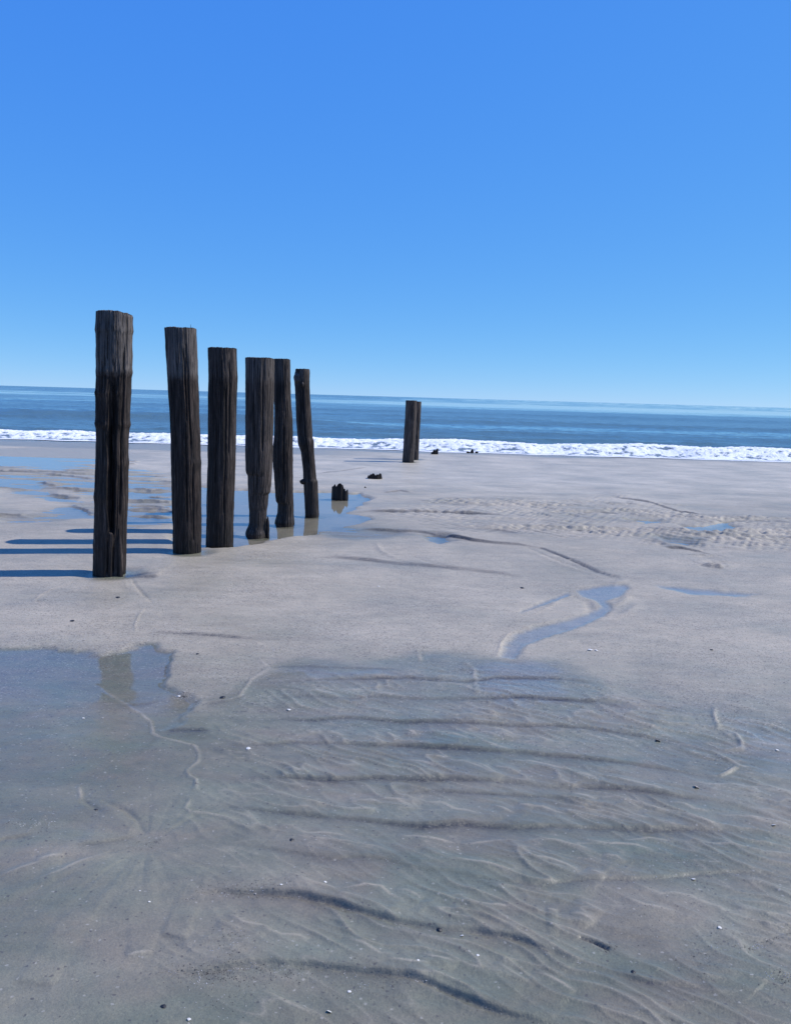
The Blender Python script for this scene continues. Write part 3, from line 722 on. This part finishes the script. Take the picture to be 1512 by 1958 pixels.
# ------------------------------------------------------------------ the piles
def cap_mesh(name, ringpts, zfun, mat):
    """end grain: rings shrinking to the centre of the shaft"""
    n = len(ringpts); c = ringpts.mean(0)
    K = 7
    co = []; 
    for k in range(K):
        f = 1 - k / (K - 1) * 0.985
        for p in ringpts:
            q = c + (p - c) * f
            z = zfun(q) + (0.004 * math.sin(k * 2.2) + 0.006 * random.uniform(-1, 1)) * (k > 0)
            co.append((q[0], q[1], z))
    idx = np.arange(K * n).reshape(K, n)
    nx = np.roll(idx, -1, 1)
    q4 = np.stack([idx[:-1], nx[:-1], nx[1:], idx[1:]], -1).reshape(-1, 4)
    return raw_mesh(name, np.array(co), q4, mat, smooth=False)

def build_pile(sil, label, seed, res=(144, 210), cracks=(), cavity=None, grain=0.0045, topslope=0.0, chip=0.0, depth_k=1.0, mat=None):
    mat = mat or M_WOOD
    base = sil[-1]
    B = at((base[1] + base[2]) / 2, base[0])
    r0 = (base[2] - base[1]) / 2 * B[1] / FPX
    Yb = B[1] + 0.9 * r0                     # the axis stands a radius behind the visible foot line
    lev = []
    for py, xl, xr_ in sil:
        a = atY(xl, py, Yb); b = atY(xr_, py, Yb)
        lev.append(((a[2] + b[2]) / 2, (a[0] + b[0]) / 2, (b[0] - a[0]) / 2))
    lev = np.array(lev)[::-1]
    zt = lev[-1, 0]
    na, nz = res
    z = np.linspace(-0.22, zt, nz)
    cx_ = np.interp(z, lev[:, 0], lev[:, 1]); rr = np.interp(z, lev[:, 0], lev[:, 2])
    ph = np.linspace(0, 2 * np.pi, na, endpoint=False)
    PH, ZZ = np.meshgrid(ph, z)
    Rr = rr[:, None]; C = cx_[:, None]
    cs, sn = np.cos(PH), np.sin(PH)
    # periodic grain relief: sample noise on a cylinder unwrapped twice and blended
    def cyl(fa, fz, sd):
        a = PH / (2 * np.pi)
        n1 = perlin(a * fa, ZZ * fz + 0.35 * np.sin(PH * 2 + sd), sd)
        n2 = perlin((a - 1) * fa, ZZ * fz + 0.35 * np.sin(PH * 2 + sd), sd)
        w = sst(0.85, 1.0, a)
        return n1 * (1 - w) + n2 * w
    g = cyl(44, 1.0, seed) * 0.6 + cyl(95, 1.8, seed + 1) * 0.55 + cyl(14, 0.8, seed + 2) * 0.5
    groove = np.clip(1 - np.abs(cyl(26, 0.7, seed + 3)) * 9, 0, 1) + 0.7 * np.clip(1 - np.abs(cyl(48, 1.2, seed + 12)) * 7, 0, 1)
    mask = sst(-0.35, 0.2, cyl(9, 1.2, seed + 4))
    disp = grain * g - 0.0065 * groove * mask + 0.0018 * cyl(11, 7, seed + 5) + 0.0016 * cyl(100, 20, seed + 6)
    for (pd, z0, z1, wd, dep) in cracks:               # degrees right of the camera-facing side, metres
        c0 = math.radians(pd) + 0.05 * perlin(ZZ * 3, ZZ * 0 + pd, seed + 7)
        dd = np.abs((PH - c0 + np.pi) % (2 * np.pi) - np.pi) * Rr
        disp = disp - dep * np.exp(-(dd / wd) ** 2) * sst(z0, z0 + 0.08, ZZ) * (1 - sst(z1 - 0.08, z1, ZZ))
    if cavity:
        a0, a1, z0, z1, dep = cavity
        lo = math.radians(a0) + 0.07 * perlin(ZZ * 4, ZZ * 0 + 2, seed + 8); hi = math.radians(a1) + 0.08 * perlin(ZZ * 5, ZZ * 0 + 7, seed + 9)
        p_ = (PH + np.pi) % (2 * np.pi) - np.pi
        m = sst(lo - 0.04, lo + 0.10, p_) * (1 - sst(hi - 0.03, hi + 0.03, p_))
        m *= sst(z0, z0 + 0.02, ZZ + 0.05 * (p_ - lo) - 0.22 * np.clip(lo + 0.22 - p_, 0, 1) * 3 - 0.04 * cyl(30, 1, seed + 13)) * (1 - sst(z1 - 0.5, z1, ZZ))
        disp = disp - m * dep * (0.8 + 0.5 * cyl(40, 2, seed + 10))
    Rd = Rr + disp
    VX = C + Rd * sn
    VY = Yb - (Rr * (0.95 * depth_k) + disp) * cs
    top = sst(zt - 0.06, zt, ZZ)
    VZ = ZZ + top * (topslope * (VX - C) / Rr - chip * sst(0.45, 1.0, (VX - C) / Rr) + 0.005 * cyl(16, 1, seed + 11))
    ox, oy = B[0], Yb
    co = np.stack([VX - ox, VY - oy, VZ], -1).reshape(-1, 3)
    idx = np.arange(na * nz).reshape(nz, na); nx = np.roll(idx, -1, 1)
    q4 = np.stack([idx[:-1], nx[:-1], nx[1:], idx[1:]], -1).reshape(-1, 4)
    e = empty('wooden_pile', (ox, oy, 0), label, 'post', 'weathered wooden piles of the old pier')
    link('shaft', raw_mesh('shaft', co, q4, mat), e)
    last = co[-na:]
    def zf(q):
        i = np.argmin(np.hypot(last[:, 0] - q[0], last[:, 1] - q[1])); return last[i, 2] - 0.001
    link('cut_end', cap_mesh('cut_end', last[:, :2], zf, mat), e)
    e['_r'] = float(rr[0])
    del e['_r']
    return e, B, Yb

def knot(parent, P, r, seed, mat=M_WOOD):
    nu, nv = 20, 12
    a = np.linspace(0, 2 * np.pi, nu, endpoint=False); b = np.linspace(0.08, np.pi - 0.08, nv)
    A_, B_ = np.meshgrid(a, b)
    k = 1 + 0.18 * perlin(A_ * 1.1 + seed, B_ * 2.2, seed) + 0.1 * perlin(A_ * 3, B_ * 5, seed + 1)
    co = np.stack([r[0] * k * np.sin(B_) * np.cos(A_), r[1] * k * np.sin(B_) * np.sin(A_), r[2] * k * np.cos(B_)], -1).reshape(-1, 3)
    idx = np.arange(nu * nv).reshape(nv, nu); nx = np.roll(idx, -1, 1)
    q4 = np.stack([idx[:-1], idx[1:], nx[1:], nx[:-1]], -1).reshape(-1, 4)
    o = link('knot', raw_mesh('knot', co, q4, mat), parent)
    o.location = Vector(P) - parent.location
    return o

def splinter(parent, P, h, w, dpt, seed, name='splinter', lean=0.0):
    """an upright torn sliver of wood, ragged at the top"""
    na, nz = 14, 16
    z = np.linspace(-0.08, h, nz); ph = np.linspace(0, 2 * np.pi, na, endpoint=False)
    PH, ZZ = np.meshgrid(ph, z)
    tap = 1 - 0.75 * sst(h * 0.45, h, ZZ) ** 1.5
    k = 1 + 0.25 * perlin(PH * 2, ZZ * 12 + seed, seed)
    co = np.stack([w * tap * k * np.sin(PH) + lean * ZZ, dpt * tap * k * -np.cos(PH), ZZ + 0.02 * perlin(PH * 3, ZZ * 4, seed + 1)], -1).reshape(-1, 3)
    idx = np.arange(na * nz).reshape(nz, na); nx = np.roll(idx, -1, 1)
    q4 = np.stack([idx[:-1], nx[:-1], nx[1:], idx[1:]], -1).reshape(-1, 4)
    co = np.concatenate([co, [[lean * h, 0, h + 0.004]]])
    me = raw_mesh(name, co, q4, M_WOOD)
    o = link(name, me, parent); o.location = Vector(P) - parent.location
    return o

P1, B1, Y1 = build_pile([(597,186,252),(603,186,253.5),(618,185.5,253),(632,183.8,254.3),(640,185,253),(660,185.5,252.5),(680,185,252.5),(700,185.5,251.5),(711,185,253),(722,185.5,250.5),
    (735,185,250),(745,184.5,250),(752,182.6,249.8),(760,184.8,249),(770,185,248.6),(795,185,247.5),(803,184.5,247.5),(811,183,248.8),(820,185.5,246.5),(840,185.5,244.6),(870,185,244.4),(885,184.5,245.5),(900,183.8,244.2),
    (935,183,243.8),(950,181.2,243.8),(962,182.8,243.2),(985,182.5,242.4),(1015,181.8,241.3),(1035,180.8,241),(1042,179.8,241),(1055,181,240.8),(1090,179.4,239.6),(1105,179.6,238.8)],
    'tallest nearest weathered pile at far left with a deep hollow split', 400, (330, 230),
    cracks=[(-34, 1.9, 2.09, 0.006, 0.022), (-3, 1.75, 2.14, 0.005, 0.02), (-22, 1.2, 1.8, 0.007, 0.012), (-50, 0.7, 1.6, 0.008, 0.012), (52, 0.5, 1.9, 0.008, 0.02), (10, 0.0, 0.36, 0.006, 0.02), (34, 0.0, 0.3, 0.010, 0.03)],
    cavity=(4, 33, 0.40, 1.80, 0.085), chip=0.02)
for px_, py_, rx_, rz_, sd_ in ((249,711,.020,.035,1),(248,812,.018,.03,2),(184,752,.012,.03,3),(184.5,811,.012,.03,4),(182.5,950,.014,.04,5),(243.5,890,.012,.028,6),(181,1042,.014,.03,7)):
    c = atY(px_ + (3.0 if px_ < 210 else -3.0), py_, Y1 + 0.000)
    knot(P1, (c[0], c[1], c[2]), (rx_, 0.03, rz_), 420 + sd_)
c = atY(228, 1030, Y1 - 0.088)
splinter(P1, (c[0], Y1 - 0.078, 0.02), 0.385, 0.024, 0.020, 430)

P2, B2, Y2 = build_pile([(628,316,374.5),(640,316.6,375),(660,317.5,376),(710,320,378.2),(750,322.5,379.5),(800,326,380.8),(830,327.5,382.5),(840,328,383),(872,328.3,383.2),(884,328.5,384.6),(900,328.8,384),(950,330,384.4),(1000,331.5,385),(1050,332,384.5),(1062,332.5,384)],
    'second pile from the left, straight and square topped, leaning slightly left', 440, (280, 170),
    cracks=[(22, 1.25, 1.95, 0.006, 0.022), (-8, 1.7, 2.08, 0.004, 0.012), (14, 0.3, 1.2, 0.006, 0.012), (-30, 0.4, 1.3, 0.007, 0.010), (40, 0.1, 0.9, 0.007, 0.014), (33, 1.0, 2.0, 0.005, 0.015)])
c = atY(363, 628, Y2 + 0.000)
splinter(P2, (c[0], Y2 + 0.040, c[2] - 0.01), 0.05, 0.0022, 0.0022, 445)

P3, B3, Y3 = build_pile([(666,398,452.5),(676,398.2,452.3),(700,399,453),(720,399.5,454),(760,399,452.5),(800,399,451.5),(840,398.5,451.4),(860,398,451),(880,398.2,450.8),(900,397.5,450),(950,396,448),(1000,395.5,446.5),(1040,394.5,445.5),(1044,394.5,445.5)],
    'third pile from the left, dark and wet over its lower quarter', 460, (240, 160), mat=M_WOOD3,
    cracks=[(25, 0.3, 1.6, 0.007, 0.014), (-15, 0.6, 1.5, 0.006, 0.012), (5, 1.3, 1.9, 0.006, 0.010), (40, 0.9, 1.9, 0.006, 0.014)])
P4, B4, Y4 = build_pile([(685,470,524),(750,470,523.6),(800,470,523),(840,470,522),(860,469.5,521.8),(900,470,520.3),(905,471.5,520),(909,474,519.6),(925,474.2,518.6),(940,475,517),(945,475,513.5),(965,476,512.2),(975,477,510.5),(998,476.8,509.4),(1006,475,509.2),(1012,472,509.5),(1018,470,511),(1023,469.5,512)],
    'fourth pile from the left, eroded to a ragged waist above the pool edge', 480, (240, 180), mat=M_WOOD2,
    cracks=[(0, 0.5, 1.9, 0.005, 0.012), (22, 0.9, 1.9, 0.006, 0.016), (-20, 0.3, 1.0, 0.006, 0.010)])
c = at(511.5, 1022)
splinter(P4, (c[0], c[1] + 0.02, 0), 0.20, 0.019, 0.02, 485)
P5, B5, Y5 = build_pile([(687,524,554.5),(700,524,555),(740,524.3,555.5),(760,524.6,556),(790,525,558),(800,525,558.8),(812,525,559.4),(830,524.5,560),(860,521.5,560),(880,521.5,560.3),(890,522,560.4),(905,524,560.5),(930,525.5,560.7),(950,526.8,561),(959,528,561.4),(963,531.5,561.5),(980,531,562),(990,528,562.4),(997,526,563),(1001,525.5,563.5)],
    'fifth pile from the left, close behind the fourth and notched near the water', 500, (180, 150), mat=M_WOOD3,
    cracks=[(10, 0.3, 1.2, 0.008, 0.016), (-20, 0.5, 1.3, 0.008, 0.014), (30, 0.2, 0.9, 0.006, 0.012)])
P6, B6, Y6 = build_pile([(706,565,591.5),(710,564.6,592.2),(714,563.6,592.5),(722,562.5,592),(735,563,592),(742,564,592),(750,564.5,592.5),(775,565.5,594),(800,566.5,595.8),(820,568,597),(836,569.2,597.8),(843,569.5,600.4),(850,570,600.6),(858,573.5,600.6),(865,576,600.8),(900,579.5,603.8),(915,580,604.8),(920,580,607.5),(935,581,608),(960,582.5,608.8),(984,583.5,610)],
    'slim crooked sixth pile with a knot at its top, leaning left over the pool', 520, (150, 160), mat=M_WOOD3,
    cracks=[(8, 0.6, 1.75, 0.008, 0.018), (-30, 0.9, 1.6, 0.006, 0.010)], grain=0.003)
c = atY(571, 723, Y6 - 0.040); knot(P6, c, (0.065, 0.06, 0.085), 531)
c = atY(579.5, 921, Y6 - 0.030); knot(P6, c, (0.042, 0.04, 0.035), 532)
c = atY(579, 735, Y6 - 0.100); knot(P6, c, (0.014, 0.016, 0.03), 533)
P7, B7, Y7 = build_pile([(766,775.5,797.3),(800,774,796),(830,772,794.4),(860,770.5,792.4),(875,769.5,791.4),(885,768.8,791)],
    'nearer pile of the lone pair standing by the surf', 540, (80, 110), mat=M_WOOD2, cracks=[(0, 1.0, 1.4, 0.012, 0.02), (20, 0.3, 1.3, 0.008, 0.02)])
P8, B8, Y8 = build_pile([(768,788,805.5),(800,787,804),(840,785,801.6),(880,783,800)],
    'farther pile of the lone pair by the surf, half hidden by its neighbour', 560, (80, 110), mat=M_WOOD2, cracks=[(25, 0.2, 1.3, 0.008, 0.02)])

# ------------------------------------------------------------------ rotted stumps
def build_stump(ybase, prof, label, seed, name='wooden_stump', cat='stump', drk=0.8):
    """prof: traced outline of the broken top as (x, y) photo pixels, left to right"""
    x0, x1 = prof[0][0], prof[-1][0]
    B = at((x0 + x1) / 2, ybase); Yb = B[1]
    P = np.array([atY(x, y, Yb) for x, y in prof])
    hx, hz = P[:, 0] - B[0], P[:, 2]
    rad = (hx[-1] - hx[0]) / 2; cxx = (hx[-1] + hx[0]) / 2
    na, K = 64, 14
    ph = np.linspace(0, 2 * np.pi, na, endpoint=False)
    co = []
    def rim(a): return rad * (1 + 0.06 * math.sin(5 * a + seed) + 0.05 * math.sin(11 * a + 2 * seed))
    for zz in (-0.15, 0.0):                                       # outer wall foot
        for a in ph: co.append((cxx + rim(a) * 1.03 * math.sin(a), -rim(a) * drk * math.cos(a), zz))
    for k in range(K):
        f = 1 - k / (K - 1) * 0.98
        for a in ph:
            x = cxx + rim(a) * f * math.sin(a); y = -rim(a) * drk * f * math.cos(a)
            h = float(np.interp(x, hx, hz))
            n = float(perlin(np.array([x / rad * 4.3 + seed]), np.array([y / rad * 3.1]), seed)[0])
            n2 = float(perlin(np.array([a * 3.8]), np.array([f * 1.5]), seed + 1)[0])
            front = f > 0.72 and math.cos(a) > -0.2
            hollow = 0.5 * (1 - f) if f < 0.7 else 0
            h *= max(0.12, 1 - max(0, n2) * 0.12) if front else max(0.12, 0.9 - max(0, n) * 0.9 - max(0, n2) * 0.55 - hollow)
            co.append((x, y, h))
    co = np.array(co); nrings = K + 2
    idx = np.arange(nrings * na).reshape(nrings, na); nx = np.roll(idx, -1, 1)
    q4 = np.stack([idx[:-1], nx[:-1], nx[1:], idx[1:]], -1).reshape(-1, 4)
    co[:, 1] += rad * drk * 0.9
    me = raw_mesh(name, co, q4, M_STUMP, smooth=False)
    o = link(name, me); o.location = (B[0], B[1], 0)
    o['label'] = label; o['category'] = cat
    return o
ST = 'rotted stumps of broken piles'
def z5(p): return [(620 + a / 4.725, 740 + b / 4.725) for a, b in p]
for yb, pr, lab, sd_ in [
    (953.5, z5([(72,905),(84,895),(95,876),(108,905),(118,885),(135,866),(150,872),(163,885),(172,915),(183,922),(190,975),(196,940),(205,928),(213,940)]), 'largest black rotted stump, standing in the pool right of the sixth pile', 3),
    (918, z5([(386,830),(394,800),(405,805),(415,790),(430,790),(440,776),(452,795),(462,805),(475,785),(488,795),(500,782),(515,790),(517,820)]), 'low wide jagged stump on the sand between the pool and the lone pair', 5),
    (870.5, z5([(967,592),(976,588),(990,563),(1000,572),(1010,568),(1020,554),(1028,558)]), 'small square stump just right of the lone pair of piles', 8),
    (865.5, z5([(1318,588),(1324,575),(1332,562),(1340,560),(1346,575),(1350,590)]), 'tiny broken stump at the edge of the surf, farthest of the stumps', 9)]:
    o = build_stump(yb, pr, lab, sd_)
    o['group'] = ST
o = build_stump(934.8, z5([(358,915),(364,902),(370,896),(376,908),(388,915)]), 'tiny dark wood chip poking from the sand below the low wide stump', 12, 'driftwood_chip', 'driftwood')
o = build_stump(866, z5([(1284,586),(1292,580),(1304,582),(1316,590)]), 'flat dark wood scrap in the swash left of the farthest stump', 14, 'driftwood_chip', 'driftwood')
o = build_stump(866.5, z5([(1362,590),(1370,582),(1384,582),(1390,590)]), 'flat dark wood scrap in the swash right of the farthest stump', 15, 'driftwood_chip', 'driftwood')

# ------------------------------------------------------------------ shells and pebbles
def shell_mesh(name, mat, ribs=9):
    nu, nv = 22, 7
    co = []
    for j in range(nv):
        f = j / (nv - 1)
        for i in range(nu):
            a = -1.25 + 2.5 * i / (nu - 1)
            r = f * (1 + 0.04 * math.cos(a * ribs * 2.4))
            x = r * math.sin(a) * 0.62; y = r * math.cos(a) - 0.45
            z = 0.34 * math.sqrt(max(0, 1 - ((x / 0.72) ** 2 + ((y) / 0.72) ** 2))) + 0.015 * math.cos(a * ribs * 2.4) * f
            co.append((x, y, z))
    idx = np.arange(nu * nv).reshape(nv, nu)
    q4 = np.stack([idx[:-1, :-1], idx[1:, :-1], idx[1:, 1:], idx[:-1, 1:]], -1).reshape(-1, 4)
    me = raw_mesh(name, np.array(co), q4, mat)
    return me
def pebble_mesh(name, mat):
    nu, nv = 14, 9
    a = np.linspace(0, 2 * np.pi, nu, endpoint=False); b = np.linspace(0.1, np.pi - 0.1, nv)
    A_, B_ = np.meshgrid(a, b)
    k = 1 + 0.22 * perlin(A_, B_ * 1.7, 610)
    co = np.stack([k * np.sin(B_) * np.cos(A_), 0.8 * k * np.sin(B_) * np.sin(A_), 0.55 * k * np.cos(B_)], -1).reshape(-1, 3)
    idx = np.arange(nu * nv).reshape(nv, nu); nx = np.roll(idx, -1, 1)
    q4 = np.stack([idx[:-1], idx[1:], nx[1:], nx[:-1]], -1).reshape(-1, 4)
    return raw_mesh(name, co, q4, mat)
SH_W, SH_B, PB = shell_mesh('white_shell', M_SHELL), shell_mesh('brown_shell', M_SHELLB), pebble_mesh('pebble', M_PEBBLE)
def put(name, me, px_, py_, size, rz, label, cat, group, tilt=(0, 0)):
    p = at(px_, py_, 0.018); z = ground(p[0], p[1])
    o = link(name, me); o.location = (p[0], p[1], max(z, -0.01) - 0.1 * size)
    o.scale = (size, size, size); o.rotation_euler = (tilt[0], tilt[1], rz)
    o['label'] = label; o['category'] = cat; o['group'] = group
    return o
GS = 'shells scattered on the wet sand'
for args in [
    ('shell', SH_W, 553, 1359, .020, 1.5, 'clean white shell between the ripples in the middle left of the rippled sand', (0.2, .1)),
    ('shell', SH_W, 475, 1433, .018, 0.4, 'white shell beside the dark ripple front left of centre', (0.3, 0)),
    ('shell', SH_W, 629, 1937, .013, 2.2, 'bright white shell at the bottom edge of the photo', (0.6, .3)),
    ('shell', SH_B, 1330, 1509, .024, 0.9, 'brown shell with a dark hollow on the right side of the ripples', (0.3, 0.5)),
    ('shell', SH_B, 1257, 1418, .024, 2.0, 'dark and white broken shell near the right of the ripples', (0.5, 0.3)),
    ('shell', SH_W, 1128, 1244, .030, 0.2, 'white shell on smooth sand to the right of the little stream', (0.1, 0.1)),
    ('shell', SH_W, 1140, 1245, .022, 1.2, 'smaller pale shell touching the white shell right of the stream', (0.3, 0.1)),
    ('shell', SH_W, 1360, 1244, .022, 1.9, 'lone white shell on the smooth sand at far right', (0.3, 0.4)),
    ('shell', SH_W, 1478, 1582, .015, 2.5, 'white shell near the right edge below the wet slope', (0.3, 0.4)),
    ('shell', SH_W, 622, 1693, .010, 0.5, 'small white shell in the sand just below the long middle ripple', (0.2, 0.4)),
    ('shell', SH_W, 538, 1702, .010, 1.5, 'small flat white shell right above the dark trough left of centre', (0.1, 0.2)),
    ('shell', SH_W, 668, 1899, .010, 0.7, 'oval white shell under the lowest dark trough', (0.1, 0.2)),
    ('shell', SH_W, 883, 1792, .010, 2.4, 'slender white shell fragment just below the trough right of centre', (0.1, 0.4)),
    ('shell', SH_W, 913, 1833, .009, 1.1, 'small white shell on bare sand below the slender fragment', (0.2, 0.1)),
    ('shell', SH_W, 799, 1846, .007, 0.1, 'tiny round white shell above the lowest long ripple', (0.2, 0.3)),
    ('shell', SH_W, 286, 1727, .008, 0.9, 'small white shell on the bare left sand beside the dark trough end', (0.2, 0.3)),
    ('shell', SH_W, 268, 1706, .006, 1.9, 'tiny white shell on the bare left sand above its larger neighbour', (0.2, 0.1)),
    ('shell', SH_W, 1325, 1682, .013, 2.9, 'white shell below the ripple front at right', (0.3, 0.1)),
    ('shell', SH_W, 1375, 1778, .012, 0.3, 'white shell at the bend of the thin pale rim at lower right', (0.2, 0.2)),
    ('shell', SH_W, 362, 1953, .010, 1.3, 'white shell half cut by the bottom edge left of centre', (0.2, 0.2)),
    ('shell', SH_W, 160, 1371, .012, 1.0, 'left one of two white specks of shell in the wet film at left', (0.2, 0.2)),
    ('shell', SH_W, 197, 1371, .010, 2.0, 'right one of two white specks of shell in the wet film at left', (0.2, 0.2)),
    ('shell', SH_W, 1485, 1437, .016, 0.6, 'white shell lying in the shallow water at the right edge', (0.2, 0.2)),
    ('shell', SH_W, 724, 1123, .022, 0.6, 'white shell on the smooth sand mound behind the ripples', (0.2, 0.2)),
    ('shell', SH_W, 343, 1328, .016, 0.5, 'pale shell heap end beside the dark reflection of the second pile', (0.2, 0.2)),
]:
    put(args[0], args[1], args[2], args[3], args[4], args[5], args[6], 'shell', GS, args[7])
GP = 'black pebbles on the sand'
for px_, py_, sz, lab in [(378,1251,.012,'black pebble on the smooth sand right of the pile reflections'), (313,1928,.008,'black pebble near the bottom edge, left of centre'),
    (426,1336,.016,'black pebble at the edge where smooth sand meets the ripples'), (840,1779,.010,'black pebble caught in the trough at lower centre'),
    (226,1143,.018,'black pebble on the sand just below the tallest pile'), (139,1189,.017,'black pebble on the sand between the tallest pile and the left pool'),
    (998,1123,.020,'black pebble at the upper bank of the little stream'), (184,1549,.008,'black pebble on the wet sand below the left pool'),
    (558,1612,.009,'black pebble in the rippled sand left of centre'), (1210,1863,.008,'black pebble in the lower right sand')]:
    put('pebble', PB, px_, py_, sz, random.uniform(0, 3), lab, 'pebble', GP)

# crushed shell and grit too fine to count
def hash_cloud():
    pts = []
    def blob(cx_, cy_, sx, sy, n, s0, s1):
        for _ in range(n):
            pts.append((random.gauss(cx_, sx), random.gauss(cy_, sy), random.uniform(s0, s1)))
    def along(line, n, spread, s0, s1):
        for _ in range(n):
            i = random.randrange(len(line) - 1); f = random.random()
            a, b = line[i], line[i + 1]
            pts.append((a[0] + (b[0] - a[0]) * f + random.gauss(0, 8), a[1] + (b[1] - a[1]) * f + abs(random.gauss(0, spread)), random.uniform(s0, s1)))
    blob(470, 1705, 50, 9, 260, .0012, .0035); blob(400, 1866, 60, 12, 360, .0012, .0035); blob(445, 1812, 26, 26, 220, .001, .003)
    blob(560, 1860, 60, 10, 260, .001, .003); blob(700, 1885, 60, 16, 200, .001, .003); blob(1360, 1830, 30, 25, 160, .001, .003)
    blob(1490, 1870, 18, 12, 160, .001, .003); blob(1160, 1815, 8, 5, 60, .001, .003); blob(60, 1576, 30, 7, 120, .0015, .0035)
    blob(440, 1905, 40, 25, 120, .001, .003); blob(1310, 1655, 50, 10, 120, .001, .003); blob(1240, 1740, 60, 40, 160, .001, .003)
    blob(350, 1328, 8, 3, 90, .002, .005); blob(528, 1243, 10, 3, 80, .002, .004); blob(285, 1612, 25, 8, 140, .0012, .0025)
    blob(803, 1245, 6, 10, 90, .002, .004); blob(75, 1150, 10, 4, 50, .002, .005); blob(1400, 1372, 10, 10, 80, .002, .004)
    blob(700, 1200, 260, 40, 500, .002, .0045); blob(330, 1180, 120, 40, 260, .002, .004); blob(1250, 1300, 200, 60, 400, .002, .0045)
    for A, ln in LEE[:12]: along(ln, 150, 5, .0010, .0030)
    for _ in range(500): pts.append((random.uniform(-80, 1590), random.uniform(1290, 1990), random.uniform(.0006, .0018)))
    co, q = [], []
    for px_, py_, s in pts:
        if py_ < 1060: continue
        p = at(px_, py_, 0.018)
        z = ground(p[0], p[1])
        if z < -0.004: continue
        a = random.uniform(0, 6.28); l = random.uniform(0.5, 1.6)
        ux, uy = math.cos(a) * s * l, math.sin(a) * s * l
        vx, vy = -math.sin(a) * s, math.cos(a) * s
        b = len(co); t1 = random.uniform(-.5, .5) * s; t2 = random.uniform(-.5, .5) * s
        s *= 0.62; ux *= .62; uy *= .62; vx *= .62; vy *= .62
        co += [(p[0] - ux, p[1] - uy, z + t1), (p[0] + vx, p[1] + vy, z + t2), (p[0] + ux, p[1] + uy, z - t1), (p[0] - vx, p[1] - vy, z - t2),
               (p[0] + t1 * .4, p[1] + t2 * .4, z + s * 0.9)]
        q += [(b, b + 3, b + 4), (b + 3, b + 2, b + 4), (b + 2, b + 1, b + 4), (b + 1, b, b + 4)]
    me = raw_mesh('shell_grit', np.array(co), np.array(q), M_HASH, smooth=False)
    o = link('shell_grit', me, kind='stuff')
    o['label'] = 'crushed shell and grit strewn over the wet sand and along the ripple troughs'; o['category'] = 'shell grit'
hash_cloud()
